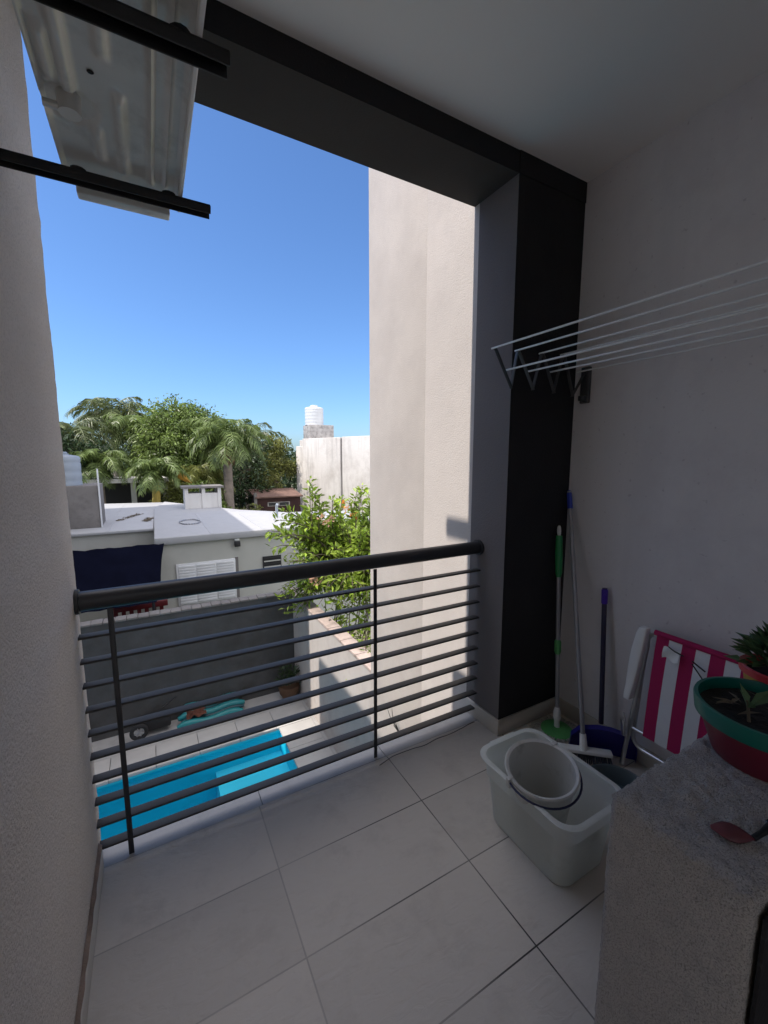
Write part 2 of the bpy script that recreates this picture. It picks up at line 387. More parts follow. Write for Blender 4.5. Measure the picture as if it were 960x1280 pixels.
for yy in (2.6, 4.4):
    for zz in (-1.6, 1.4):
        w = MB().box(-2.398, -2.37, yy, yy + 1.0, zz, zz + 1.1).build('window', M['winwhite'], wing, bevel=.006)
        MB().box(-2.369, -2.364, yy + .08, yy + .92, zz + .08, zz + 1.02).build('pane', M['grille'], w)

# ------------------------------------------------------------------ half wall with roughcast render
def roughbox(lo, hi, r, s, amp):
    lo = Vector(lo); hi = Vector(hi); vs = {}; V = []; F = []
    def vid(p):
        k = (round(p.x, 4), round(p.y, 4), round(p.z, 4))
        if k in vs: return vs[k]
        q = Vector([max(lo[i] + r, min(hi[i] - r, p[i])) for i in range(3)])
        n = (p - q); n = n.normalized() if n.length > 1e-6 else Vector((0, 0, 1))
        d = amp * (noise.noise(p * 110) * 1.0 + noise.noise(p * 75 + Vector((3, 1, 2))) * .7 + noise.noise(p * 22) * .3)
        d *= .5 if p.z < .82 else 1.25                       # the side is trowelled smoother than the top
        vs[k] = len(V); V.append(q + n * (r + d)); return vs[k]
    for ax in range(3):
        a, b = [i for i in range(3) if i != ax]
        for side in (lo[ax], hi[ax]):
            na = max(1, round((hi[a] - lo[a]) / s)); nb = max(1, round((hi[b] - lo[b]) / s))
            for i in range(na):
                for j in range(nb):
                    ids = []
                    for di, dj in ((0, 0), (1, 0), (1, 1), (0, 1)):
                        p = Vector((0, 0, 0)); p[ax] = side
                        p[a] = lo[a] + (hi[a] - lo[a]) * (i + di) / na; p[b] = lo[b] + (hi[b] - lo[b]) * (j + dj) / nb
                        ids.append(vid(p))
                    F.append(ids)
    m = MB(); m.add(V, F); return m
LX, LY0, LY1, LZ = .656, .178, .379, .85
hw = thing('half_wall', 'low grey half wall with rough sandy render on top at right front', 'half wall', (LX, LY0, 0))
roughbox((LX, LY0, 0), (XR, LY1, LZ), .012, .0062, .0042).build('wall_body', M['roughcast'], hw, smooth=True, angle=80)
MB().box(LX + .012, XR, LY0 - .011, LY0 - .006, 0, LZ - .03).build('dark_panel', M['dark'], hw)

# ------------------------------------------------------------------ railing
YR = 1.632
rl = thing('balcony_railing', 'dark metal balcony railing with round handrail and ten flat bars', 'railing', (XP / 2, YR, 0))
MB().tube([(XL - .0, YR, .955), (XP, YR, .955)], .0325, 28).build('handrail', M['railblack'], rl, smooth=True)
for x, s in ((XL, 1), (XP, -1)):
    MB().tube([(x + s * .001, YR, .955), (x + s * .012, YR, .955)], .041, 28).build('flange', M['railblack'], rl, smooth=True)
for i in range(10):
    z = .834 - .0862 * i
    o = MB().box(XL - .005, XP + .0, YR - .018, YR + .020, z - .004, z + .004).build('bar', M['barpaint'], rl, bevel=.0015)
for x in (-.150, .850):
    o = MB().box(x - .0085, x + .0085, YR - .0225, YR - .0185, .0, .925).build('post', M['railblack'], rl, bevel=.001)

# ------------------------------------------------------------------ air conditioner seen from below
ax0, ax1, ay0, ay1, az = -.135, .106, .56, 1.315, 2.060
ac = thing('air_conditioner', 'white outdoor air conditioner unit seen from below on two brackets', 'air conditioner', ((ax0 + ax1) / 2, (ay0 + ay1) / 2, az))
MB().box(ax0, ax1, ay0, ay1, az + .028, az + .53).build('casing', M['acwhite'], ac, bevel=.012)
pan = MB()   # pressed base pan: grid with stamped ribs
nx, ny = 54, 150
def panz(x, y):
    u = (x - ax0) / (ax1 - ax0); v = (y - ay0) / (ay1 - ay0); z = 0
    for (uc, v0, v1, w, h) in ((.20, .30, .62, .055, .011), (.44, .12, .48, .05, .009), (.52, .55, .90, .045, .010), (.74, .10, .92, .03, .010), (.86, .10, .92, .02, .006), (.34, .70, .86, .05, .010), (.10, .42, .60, .05, .010)):
        a = max(0, 1 - abs(u - uc) / w); c = max(0, min(1, min(v - v0, v1 - v) / .03))
        z -= h * min(1, a * 1.8) * c
    for (uc, vc, rr, h) in ((.18, .66, .09, .012), (.62, .93, .06, .006), (.30, .96, .045, .008)):
        d = math.hypot((u - uc) * .27, (v - vc) * .8) / (rr * .6)
        if d < 1: z += h * (1 - d ** 4)
    if u < .04 or u > .96 or v < .012 or v > .988: z -= .006
    return az + .022 + z
vs = []; fs = []
for j in range(ny + 1):
    for i in range(nx + 1):
        x = ax0 + .002 + (ax1 - ax0 - .004) * i / nx; yv = ay0 + .002 + (ay1 - ay0 - .004) * j / ny
        vs.append((x, yv, panz(x, yv)))
for j in range(ny):
    for i in range(nx):
        k = j * (nx + 1) + i; fs.append((k, k + nx + 1, k + nx + 2, k + 1))
pan.add(vs, fs).build('base_pan', M['acwhite'], ac, smooth=True, angle=60)
MB().box(ax1 - .004, ax1 + .004, ay0 + .01, ay1 - .02, az - .002, az + .05).build('edge_flange', M['white'], ac, bevel=.002)
MB().box(ax0 + .02, ax1 - .02, ay1, ay1 + .035, az - .004, az + .05).build('front_lip', M['acwhite'], ac, bevel=.004)
MB().tube([(-.09, 1.04, az + .03), (-.09, 1.04, az - .004)], [.02, .018], 18).tube([(-.13, 1.04, az + .004), (-.09, 1.04, az + .004)], .007, 10).build('drain_nozzle', M['acwhite'], ac, smooth=True)
for (u, v) in ((.62, .35), (.46, .30), (.36, .52), (.30, .30)):
    x = ax0 + u * (ax1 - ax0); yv = ay0 + v * (ay1 - ay0)
    MB().lathe([(.0, panz(x, yv) - .0012), (.0055, panz(x, yv) - .0012)], (x, yv, 0), 12).build('screw_hole', M['acdark'], ac)
for (yb, lab, xe) in ((1.229, 'black steel bracket arm under the outer end of the air conditioner', .173), (.781, 'black steel bracket arm under the near end of the air conditioner', .149)):
    br = thing('wall_bracket', lab, 'bracket', (XL, yb, 2.02), 'air conditioner brackets')
    MB().box(XL, xe, yb - .015, yb + .015, 2.0525, 2.0565).box(XL, xe, yb + .0118, yb + .015, 2.035, 2.0525).box(XL, xe, yb - .015, yb - .0118, 2.035, 2.0525).build('arm', M['bracket'], br, bevel=.0008)
    MB().box(XL + .001, XL + .006, yb - .015, yb + .015, 2.06, 2.46).build('wall_plate', M['bracket'], br)
    for xx in (-.10, .08):
        MB().lathe([(.016, 2.0568), (.016, 2.0625), (.010, 2.0635)], (xx, yb + .0, 0), 12, cap1=True).build('rubber_foot', M['rubber'], br)

# ------------------------------------------------------------------ clothes rack on the right wall
rk = thing('clothes_drying_rack', 'pull-out white rod clothes drying rack fixed to the right wall', 'drying rack', (XR, .9, 1.70))
YK = 1.375
tops = [(1.300, 1.882), (1.437, 1.888), (1.590, 1.894), (1.735, 1.905)]
mids = [(1.382, 1.800), (1.520, 1.808), (1.652, 1.816), (1.862, 1.838)]
bots = [(1.405, 1.722), (1.540, 1.726), (1.680, 1.722), (1.815, 1.716)]
YN = -.55
for (x, z) in tops + mids:
    MB().tube([(x, YK + .02, z), (x, YN, z)], .0039, 10).build('rod', M['whitemetal'], rk, smooth=True)
for yk in (YK, YN + .04):
    for i in range(4):
        a = tops[i]; b_ = bots[i]
        MB().beam((a[0], yk, a[1]), (b_[0], yk, b_[1]), .004, .016, up=(0, 1, 0)).build('scissor_arm', M['black'] if i == 0 else M['greyplast'], rk, bevel=.001)
        if i < 3:
            n_ = tops[i + 1]
            MB().beam((b_[0], yk + .006, b_[1]), (n_[0], yk + .006, n_[1]), .004, .016, up=(0, 1, 0)).build('scissor_arm', M['greyplast'], rk, bevel=.001)
    MB().beam((bots[3][0], yk + .006, bots[3][1]), (XR - .02, yk + .006, 1.84), .004, .016, up=(0, 1, 0)).build('scissor_arm', M['greyplast'], rk, bevel=.001)
    MB().box(XR - .02, XR - .001, yk - .018, yk + .03, 1.69, 1.865).box(XR - .05, XR - .02, yk - .012, yk + .018, 1.70, 1.725).build('wall_bracket', M['greyplast'], rk, bevel=.004)

# ------------------------------------------------------------------ storage tub, buckets
def rrect(cx, cy, hx, hy, r, n=6):
    P = []
    for (sx, sy, a0) in ((1, 1, 0), (-1, 1, 90), (-1, -1, 180), (1, -1, 270)):
        for i in range(n + 1):
            a = R(a0 + 90 * i / n); P.append((cx + sx * (hx - r) + r * math.cos(a), cy + sy * (hy - r) + r * math.sin(a)))
    return P
def loft(b, rings, cap0=False, cap1=False):
    n = len(rings[0]); vs = [p for ring in rings for p in ring]; fs = []
    for i in range(len(rings) - 1):
        for k in range(n):
            l = (k + 1) % n; fs.append((i * n + k, i * n + l, (i + 1) * n + l, (i + 1) * n + k))
    if cap0: fs.append(tuple(range(n))[::-1])
    if cap1: fs.append(tuple((len(rings) - 1) * n + k for k in range(n)))
    return b.add(vs, fs)
TC = (1.208, .930); TH = .275
tub = thing('storage_tub', 'large translucent white plastic tub without lid standing on the floor', 'storage tub', (TC[0], TC[1], 0))
def ring(hx, hy, r, z): return [(x, y, z) for x, y in rrect(TC[0], TC[1], hx + .024, hy, r)]
tb = MB()
loft(tb, [ring(.085, .160, .045, .0005), ring(.092, .168, .05, .003), ring(.096, .173, .052, .012), ring(.113, .192, .055, .195), ring(.120, .199, .058, .200), ring(.124, .203, .06, TH - .008), ring(.138, .218, .066, TH - .010), ring(.142, .222, .07, TH - .003), ring(.138, .218, .066, TH), ring(.122, .202, .058, TH - .002), ring(.119, .198, .056, .204), ring(.110, .189, .053, .197), ring(.092, .169, .05, .014), ring(.085, .160, .045, .006)], True, True)
tb.build('tub_body', M['tubplast'], tub, smooth=True, angle=50)
for sy in (1,):
    MB().box(TC[0] - .07, TC[0] + .07, TC[1] + .219, TC[1] + .236, TH - .020, TH - .008).build('handle', M['tubplast'], tub, bevel=.006)
BM = Matrix.Rotation(R(-9), 4, 'Y') @ Matrix.Rotation(R(6), 4, 'X')
bc = Vector((1.200, .946, .031))
bk = thing('bucket', 'grey white plastic bucket with dark blue handle tilted inside the tub', 'bucket', tuple(bc))
BM3 = BM.to_3x3()
MB().lathe([(.0, .003), (.074, .0), (.080, .006), (.115, .277), (.123, .279), (.127, .294), (.123, .299), (.113, .294), (.111, .280), (.077, .01), (.0, .008)], bc, 48, M=BM3).build('body', M['bucketplast'], bk, smooth=True, angle=50)
hp = []
for i in range(25):
    a = R(-195 + 215 * i / 24)
    v = Vector((.132 * math.cos(a), .132 * math.sin(a), .286 - .020 * math.sin(math.pi * i / 24)))
    hp.append(BM3 @ v + bc)
MB().tube(hp, .0036, 10).build('handle', M['navyd'], bk, smooth=True)
for a in (R(-195), R(20)):
    v = BM3 @ Vector((.127 * math.cos(a), .127 * math.sin(a), .280)) + bc
    MB().box(-.012, .012, -.008, .008, -.02, .02, M=Matrix.Translation(v) @ BM).build('handle_lug', M['bucketplast'], bk, bevel=.003)
b2 = thing('round_basin', 'dark grey green round plastic bucket standing behind the tub', 'basin', (1.585, .885, 0))
MB().lathe([(.0, .0), (.09, .0), (.096, .005), (.113, .085), (.121, .088), (.121, .095), (.114, .098), (.108, .093), (.091, .010), (.0, .008)], (1.585, .885, 0), 48).build('body', M['tealgrey'], b2, smooth=True, angle=50)
MB().lathe([(.0, .042), (.05, .048), (.082, .040), (.092, .018)], (1.585, .885, 0), 32).build('folded_cloth', M['tealgrey'], b2, smooth=True)

# ------------------------------------------------------------------ mop, broom, dustpan
mp0, mp1 = Vector((1.76, 1.315, .03)), Vector((1.845, 1.435, 1.075))
mop = thing('mop', 'flat spin mop with green handle leaning in the dark corner', 'mop', tuple(mp0))
def al(a, b, t): return Vector(a) + (Vector(b) - Vector(a)) * t
MB().tube([al(mp0, mp1, .07), al(mp0, mp1, .78)], .0105, 14).build('pole', M['polegrey'], mop, smooth=True)
MB().tube([al(mp0, mp1, t) for t in (.74, .76, .85, .93, .945)], [.012, .0165, .0185, .0165, .0155], 16).build('grip', M['green'], mop, smooth=True)
eb = MB(); c0 = al(mp0, mp1, .968); d0 = (mp1 - mp0).normalized(); s0 = d0.cross(Vector((.87, -.5, 0))).normalized()
eb.tube([c0 + (d0 * math.cos(t) * .024 + s0 * math.sin(t) * .012) for t in [2 * math.pi * i / 20 for i in range(20)]], .0055, 10, closed=True)
eb.build('hanging_eye', M['white'], mop, smooth=True)
MB().tube([al(mp0, mp1, t) for t in (.36, .375, .42, .43)], [.012, .017, .017, .012], 14).build('lock_sleeve', M['limegreen'], mop, smooth=True)
MB().tube([al(mp0, mp1, t) for t in (.0, .035, .05, .075, .10)], [.014, .014, .019, .019, .011], 14).build('joint', M['white'], mop, smooth=True)
MB().lathe([(.0, .036), (.03, .034), (.075, .024), (.082, .016), (.082, .010), (.0, .010)], (mp0.x, mp0.y, 0), 36).build('head_disc', M['limegreen'], mop, smooth=True)
fr = MB(); fr.loose = True
for i in range(170):
    a = rnd.uniform(0, 2 * math.pi); r0 = .074; L = rnd.uniform(.035, .065)
    ca, sa = math.cos(a), math.sin(a); j = rnd.uniform(-.4, .4)
    c = Vector((mp0.x, mp0.y, 0)); p = c + Vector((ca * r0, sa * r0, .017)); q = c + Vector((math.cos(a + j * .2) * (r0 + L * .6), math.sin(a + j * .2) * (r0 + L * .6), .012 + rnd.uniform(0, .012))); e = c + Vector((math.cos(a + j * .5) * (r0 + L), math.sin(a + j * .5) * (r0 + L), .004))
    if e.x > XR - .015 or e.y > YP - .015: continue
    fr.tube([p, q, e], [.003, .0035, .002], 5)
fr.build('fringe', M['offwhite'], mop, smooth=True)

br0, br1 = Vector((1.690, 1.115, .085)), Vector((1.905, 1.432, 1.245))
bro = thing('broom', 'grey stick broom with blue tip and white head leaning against the right wall', 'broom', (br0.x, br0.y, 0))
MB().tube([br0, br1], .0108, 14).build('stick', M['polegrey'], bro, smooth=True)
MB().tube([al(br0, br1, .925), al(br0, br1, .93), al(br0, br1, .99), al(br0, br1, 1.005)], [.0125, .0135, .0125, .007], 14).build('tip_cap', M['blue'], bro, smooth=True)
hb = Vector((1.690, 1.112, .0)); hd = Vector((.74, -.67, 0)).normalized(); hn = Vector((.67, .74, 0)).normalized()
hm = Matrix.Translation(hb) @ Matrix(((hd.x, hn.x, 0), (hd.y, hn.y, 0), (0, 0, 1))).to_4x4()
MB().box(-.122, .122, -.020, .020, .050, .070, M=hm).build('head', M['white'], bro, bevel=.006)
MB().tube([hb + Vector((0, 0, .066)), br0 + Vector((.0, 0, .0)), al(br0, br1, .04)], [.019, .017, .014], 16).build('socket', M['white'], bro, smooth=True)
bb = MB(); bb.loose = True
for i in range(24):
    for k in range(3):
        u = -.112 + .224 * i / 23; w = -.013 + .013 * k
        p = hm @ Vector((u, w, .051)); q = hm @ Vector((u * 1.10 + rnd.uniform(-.004, .004), w * 1.6 - .01, .004))
        bb.tube([p, al(p, q, .5), q], [.0032, .003, .002], 5)
bb.build('bristles', M['bristle'], bro, smooth=True)

dp = thing('dustpan', 'navy blue long handled dustpan standing in front of the right wall', 'dustpan', (1.79, 1.13, 0))
dm = Matrix.Translation(Vector((1.815, 1.105, .0))) @ Matrix.Rotation(R(-48), 4, 'Z') 
db = MB()
prof = [(-.145, .0), (-.14, .10), (-.105, .15), (-.03, .17), (.03, .17), (.105, .15), (.14, .10), (.145, .0)]
tilt = Matrix.Rotation(R(14), 4, 'X')
vs = [dm @ tilt @ Vector((x, 0, z + .004)) for x, z in prof] + [dm @ tilt @ Vector((x * .97, .008, z * .98 + .004)) for x, z in prof]
n = len(prof)
db.add(vs, [tuple(range(n)), tuple(range(2 * n - 1, n - 1, -1))] + [(k, (k + 1) % n, n + (k + 1) % n, n + k) for k in range(n)])
for k in range(n - 1):   # raised rim around the pan
    a = dm @ tilt @ Vector((prof[k][0], -.022, prof[k][1] + .004)); b_ = dm @ tilt @ Vector((prof[k + 1][0], -.022, prof[k + 1][1] + .004))
    c = dm @ tilt @ Vector((prof[k + 1][0], 0.004, prof[k + 1][1] + .004)); d = dm @ tilt @ Vector((prof[k][0], .004, prof[k][1] + .004))
    db.add([a, b_, c, d], [(0, 1, 2, 3)])
db.build('pan', M['navy'], dp)
h0 = Vector((1.848, 1.135, .13)); h1 = Vector((1.897, 1.196, .79))
MB().tube([h0, h1], .0115, 14).build('stick', M['poledark'], dp, smooth=True)
MB().tube([al(h0, h1, t) for t in (.885, .89, .985, 1.0)], [.012, .0145, .0145, .009], 14).build('grip', M['purple'], dp, smooth=True)

# ------------------------------------------------------------------ folded beach chair
def cloth_mat():
    m = mat('striped_canvas', (.78, .79, .82), .85, .04, 6, .4, 400, .001)
    nt = m.node_tree; N = nt.nodes; L = nt.links; b = N['Principled BSDF']
    tc = N.new('ShaderNodeTexCoord'); sp = N.new('ShaderNodeSeparateXYZ'); L.new(tc.outputs['UV'], sp.inputs[0])
    m1 = N.new('ShaderNodeMath'); m1.operation = 'MULTIPLY'; m1.inputs[1].default_value = 4.75; L.new(sp.outputs[0], m1.inputs[0])
    m2 = N.new('ShaderNodeMath'); m2.operation = 'FRACT'; L.new(m1.outputs[0], m2.inputs[0])
    m3 = N.new('ShaderNodeMath'); m3.operation = 'LESS_THAN'; m3.inputs[1].default_value = .5; L.new(m2.outputs[0], m3.inputs[0])
    mx = N.new('ShaderNodeMix'); mx.data_type = 'RGBA'; L.new(m3.outputs[0], mx.inputs[0])
    L.new(b.inputs['Base Color'].links[0].from_socket, mx.inputs[6]); mx.inputs[7].default_value = (.44, .015, .11, 1)
    L.new(mx.outputs[2], b.inputs['Base Color']); return m
M['canvas'] = cloth_mat()
ch = thing('beach_chair', 'folded aluminium beach chair with pink and white striped fabric', 'chair', (1.86, .74, 0))
XC = 1.868
def lean(x, y, z): return Vector((x + z * .055 - .03, y, z))      # the pack leans back on the wall
def stripcloth():
    me_v = []; fs = []; uv = []
    nu, nv = 28, 22
    for j in range(nv + 1):
        for i in range(nu + 1):
            u, v = i / nu, j / nv
            yv = .925 - .47 * u + .010 * (v - .5) ; z = .675 - .475 * v
            bulge = .014 * math.sin(math.pi * v) * (1 + .2 * math.sin(u * 9)) + .003 * noise.noise(Vector((u * 9, v * 9, 0)))
            me_v.append(lean(XC - .022 - bulge * .4, yv, z)); uv.append((u, v))
    for j in range(nv):
        for i in range(nu):
            k = j * (nu + 1) + i; fs.append((k, k + 1, k + nu + 2, k + nu + 1))
    # front layer folding back over the top bar
    b = MB(); b.add(me_v, fs); b.loose = True
    o = b.build('fabric_seat', M['canvas'], ch, smooth=True)
    ul = o.data.uv_layers.new(name='UVMap')
    for p in o.data.polygons:
        for li, vi in zip(p.loop_indices, p.vertices): ul.data[li].uv = uv[vi]
    return o
fo = stripcloth()
MB().tube([lean(XC - .02, .93, .675), lean(XC - .02, .45, .675)], .012, 12).build('top_hem', M['canvas'], ch, smooth=True)
def arc(c, r, a0, a1, n, f): return [f(c[0] + r * math.cos(R(a0 + (a1 - a0) * i / n)), c[1] + r * math.sin(R(a0 + (a1 - a0) * i / n))) for i in range(n + 1)]
def fp(x): return lambda y, z: lean(x, y, z)
f1 = fp(XC - .012)
MB().tube([f1(1.010, .012), f1(.985, .30), f1(.960, .60)] + arc((.925, .625), .036, 0, 90, 6, f1)[0:] + [f1(.50, .661)] + arc((.48, .625), .036, 90, 180, 6, f1) + [f1(.42, .30), f1(.39, .012)], .0098, 12).build('back_frame', M['alu'], ch, smooth=True)
f2 = fp(XC + .008)
MB().tube([f2(.972, .64), f2(.982, .30), f2(.985, .20)] + arc((.935, .165), .05, 0, -90, 8, f2) + [f2(.47, .112)] + arc((.45, .165), .05, -90, -180, 8, f2) + [f2(.40, .60)], .009, 12).build('seat_frame', M['alu'], ch, smooth=True)
f3 = fp(XC - .008)
MB().tube([f3(.990, .202), f3(.44, .206)], .0085, 10).build('cross_bar', M['alu'], ch, smooth=True)
ar = MB(); pr = [(.690, .952, .974), (.66, .955, .985), (.58, .962, .998), (.50, .970, 1.004), (.42, .980, 1.006), (.36, .990, 1.010), (.345, .992, 1.008)]
loft(ar, [[lean(XC - .060, a - .006, z), lean(XC - .060, b_ + .004, z), lean(XC - .022, b_ + .004, z), lean(XC - .022, a - .006, z)] for z, a, b_ in pr], True, True)
ar.build('armrest', M['white'], ch, bevel=.006)
MB().beam(lean(XC - .04, 1.012, .235), lean(XC - .04, 1.000, .165), .012, .020).beam(lean(XC - .04, 1.014, .27), lean(XC - .045, .985, .20), .006, .006).build('hinge', M['alu'], ch, bevel=.002)
fl_ = MB(); fl_.loose = True; fv = []
for j in range(6):
    for i in range(8):
        u, v = i / 7, j / 5
        fv.append(lean(XC - .046 - .006 * math.sin(u * 5 + v * 3) - .004 * v, .878 - .062 * u, .640 - .048 * v + .006 * math.sin(u * 7)))
fl_.add(fv, [(j * 8 + i, j * 8 + i + 1, j * 8 + i + 9, j * 8 + i + 8) for j in range(5) for i in range(7)]).build('loose_flap', M['white'], ch, smooth=True)
st = MB(); 
st.tube([lean(XC - .048, .86, .645), lean(XC - .05, .835, .636), lean(XC - .05, .80, .63)], .0025, 6)
st.tube([lean(XC - .048, .77, .622), lean(XC - .048, .722, .600)], .0028, 6).tube([lean(XC - .048, .77, .612), lean(XC - .048, .722, .560)], .0024, 6)
st.build('tie_cord', M['black'], ch, smooth=True)

# ------------------------------------------------------------------ pots on the half wall
pc = (.985, .287)
fp_ = thing('flower_pot', 'crimson plastic flower pot with teal rim on the half wall', 'flower pot', (pc[0], pc[1], LZ))
zz = LZ + .002
MB().lathe([(.0, zz), (.073, zz), (.077, zz + .004), (.103, zz + .078), (.098, zz + .078), (.07, zz + .01), (.0, zz + .008)], (*pc, 0), 48).build('body', M['potred'], fp_, smooth=True, angle=50)
MB().lathe([(.1035, zz + .074), (.109, zz + .075), (.1125, zz + .102), (.111, zz + .106), (.105, zz + .106), (.102, zz + .090), (.1035, zz + .078)], (*pc, 0), 48).build('rim', M['potteal'], fp_, smooth=True, angle=50)
sb = MB(); seg = 40; rings = []
for r_ in (.0, .02, .04, .06, .08, .095, .104):
    rings.append([(pc[0] + r_ * math.cos(2 * math.pi * k / seg), pc[1] + r_ * math.sin(2 * math.pi * k / seg), zz + .086 + .009 * noise.noise(Vector((r_ * 40 * math.cos(2 * math.pi * k / seg), r_ * 40 * math.sin(2 * math.pi * k / seg), 3)))) for k in range(seg)])
loft(sb, rings); sb.build('soil', M['soil'], fp_, smooth=True)
sd = thing('seedling', 'sparse pale sprout with grey green leaves in the crimson pot', 'plant', (pc[0] - .03, pc[1] - .0, zz + .085))
lb = MB(); lb.loose = True
base = Vector((pc[0] - .045, pc[1] + .01, zz + .085))
lb.tube([base, base + Vector((.003, .004, .022)), base + Vector((-.002, .006, .040))], [.003, .0025, .0018], 7)
lb.build('stem', M['deadleaf'], sd, smooth=True)
l2 = MB(); l2.loose = True
for (d, L, W) in (((-.15, .3, .9), .035, .016), ((.9, -.2, .35), .075, .02), ((.5, .4, .5), .05, .016), ((-.4, -.4, .6), .03, .012)):
    l2.leaf(base + Vector((0, .004, .026)), d, (0, -.5, .8), L, W)
l2.build('leaves', M['succ'], sd)
db_ = MB(); db_.loose = True
for k in range(16):
    a = rnd.uniform(0, 6.28); r_ = rnd.uniform(.03, .09); p = Vector((pc[0] + r_ * math.cos(a), pc[1] + r_ * math.sin(a), zz + .094))
    db_.leaf(p, (rnd.uniform(-1, 1), rnd.uniform(-1, 1), rnd.uniform(-.05, .3)), (0, 0, 1), rnd.uniform(.02, .05), rnd.uniform(.005, .010))
db_.build('dry_leaves', M['deadleaf'], sd)
p2 = (1.150, .322)
pot2 = thing('flower_pot', 'small yellow flower pot with red rim behind the crimson pot', 'flower pot', (*p2, LZ))
MB().lathe([(.0, zz), (.043, zz), (.046, zz + .004), (.061, zz + .109), (.057, zz + .109), (.041, zz + .01), (.0, zz + .008)], (*p2, 0), 40).build('body', M['potyellow'], pot2, smooth=True, angle=50)
MB().lathe([(.0605, zz + .106), (.068, zz + .108), (.070, zz + .122), (.067, zz + .125), (.060, zz + .122), (.058, zz + .108)], (*p2, 0), 40).build('rim', M['potrim'], pot2, smooth=True, angle=50)
MB().lathe([(.0, zz + .110), (.04, zz + .109), (.0585, zz + .106)], (*p2, 0), 30).build('soil', M['soil'], pot2, smooth=True)
su = thing('succulent_plant', 'dense dark green pointed rosette succulent in the yellow pot', 'plant', (*p2, zz + .09))
s_ = MB(); s_.loose = True
for k in range(230):
    t = (k + .5) / 230; a = k * 2.39996; el = 1.5 * (1 - t) ** .8 + .05
    c = Vector((p2[0], p2[1], zz + .115)) + Vector((math.cos(a) * .052 * t, math.sin(a) * .055 * t, .05 * (1 - t) + rnd.uniform(0, .035)))
    d = Vector((math.cos(a) * math.cos(el), math.sin(a) * math.cos(el), math.sin(el) + .15))
    s_.leaf(c, d, (0, 0, 1), rnd.uniform(.034, .048), rnd.uniform(.017, .024), .35)
s_.build('leaves', M['succ'], su)
# the reddish leaf on a black stem at the near edge of the half wall
rf = thing('red_leaf_cutting', 'dark red rounded leaf on a black stem lying on the half wall', 'plant cutting', (.76, .235, LZ))
lf = MB(); vs = []
c0 = Vector((.738, .236, LZ + .008)); dl = Vector((.62, -.78, 0)).normalized(); dw = Vector((.78, .62, .15)).normalized()
rings = []
for i in range(11):
    t = i / 10; w = .0145 * math.sin(math.pi * min(.98, max(.03, t)) ** .85) + .001; hgt = .007 * math.sin(math.pi * max(.03, min(.97, t)))
    cc = c0 + dl * (t - .5) * .055
    rings.append([cc + dw * w * math.cos(2 * math.pi * k / 12) + Vector((0, 0, hgt * math.sin(2 * math.pi * k / 12))) for k in range(12)])
loft(lf, rings, True, True); lf.build('leaf_blade', M['redleaf'], rf, smooth=True)
e0 = c0 + dl * .025
MB().tube([e0, e0 + Vector((.018, -.004, .004)), e0 + Vector((.038, -.006, .006)), e0 + Vector((.052, -.012, .004))], [.004, .0045, .006, .009], 10).tube([e0 + Vector((.050, -.004, .012)), e0 + Vector((.040, -.022, .0)), e0 + Vector((.026, -.034, -.012))], [.008, .006, .005], 10).build('stem', M['black'], rf, smooth=True)
# thin black cable on the floor by the railing, little twigs at the sill
cw = thing('cable', 'thin black cable lying on the floor along the railing', 'cable', (1.0, 1.55, 0))
P = []
for i in range(60):
    t = i / 59; x = .84 + .60 * t; P.append((x, 1.588 - .02 * math.sin(t * 3) + .012 * noise.noise(Vector((t * 6, 0, 2))) - .035 * max(0, .25 - t) * 4 * (.25 - t) * 4, .0045))
MB().tube(P, .0017, 7).build('cable_run', M['black'], cw, smooth=True)
tw = thing('dry_twig', 'small dark dry twig caught outside the railing on the wall', 'twig', (1.1, 1.80, -.05))
tbm = MB(); tbm.loose = True
for (dx, dy, L, bend) in ((.06, .03, .13, .05), (.02, .05, .11, -.04), (-.04, .03, .09, .06), (.09, 0, .12, .02), (.05, .04, .07, .09)):
    a = Vector((XP - .03, 2.36, -.56)); tbm.tube([a, a + Vector((-.02, dx * 1.2, L * .6)), a + Vector((-.01 + bend * .3, dx * 2.2, L))], [.003, .0025, .0015], 5)
tbm.tube([(XP - .004, 2.42, -.58), (XP - .03, 2.36, -.56)], .003, 5)
tbm.build('stems', M['black'], tw, smooth=True)

# ------------------------------------------------------------------ ground, pool and yard
PX0, PX1, PY0, PY1 = -4.2, 1.56, 3.1, 6.27         # water
CXo, CYo = 2.07, 6.75                               # coping outer
def ringsheet(b, X0, X1, Y0, Y1, x0, x1, y0, y1, z, mi=0):
    for (a, c, d, e) in ((X0, X1, Y0, y0), (X0, X1, y1, Y1), (X0, x0, y0, y1), (x1, X1, y0, y1)):
        b.add([(a, d, z), (c, d, z), (c, e, z), (a, e, z)], [(0, 1, 2, 3)], mi)
    return b
struct('ground', ringsheet(MB(), -400, 400, -200, 700, PX0 - .3, PX1 + .3, PY0 - .3, PY1 + .3, GZ - .03), M['ground'])
struct('patio', ringsheet(MB(), -4.9, 2.13, 1.75, 7.3, PX0 - .02, PX1 + .02, PY0 - .02, PY1 + .02, GZ - .012), M['patio'])
pool = thing('swimming_pool', 'blue painted swimming pool with pale stone edge in the yard', 'swimming pool', (0, 5, GZ))
bs = MB()
D = GZ - 1.35; S = GZ - .42
bs.add([(PX0, PY0, D), (.56, PY0, D), (.56, PY1, D), (PX0, PY1, D)], [(0, 1, 2, 3)])
for (p, q) in (((PX0, PY0), (PX1, PY0)), ((PX1, PY1), (PX0, PY1)), ((PX0, PY1), (PX0, PY0)), ((PX1, PY0), (PX1, PY1))):
    bs.add([(*p, D), (*q, D), (*q, GZ - .02), (*p, GZ - .02)], [(0, 1, 2, 3)])
bs.build('basin', M['pooldeep'], pool)
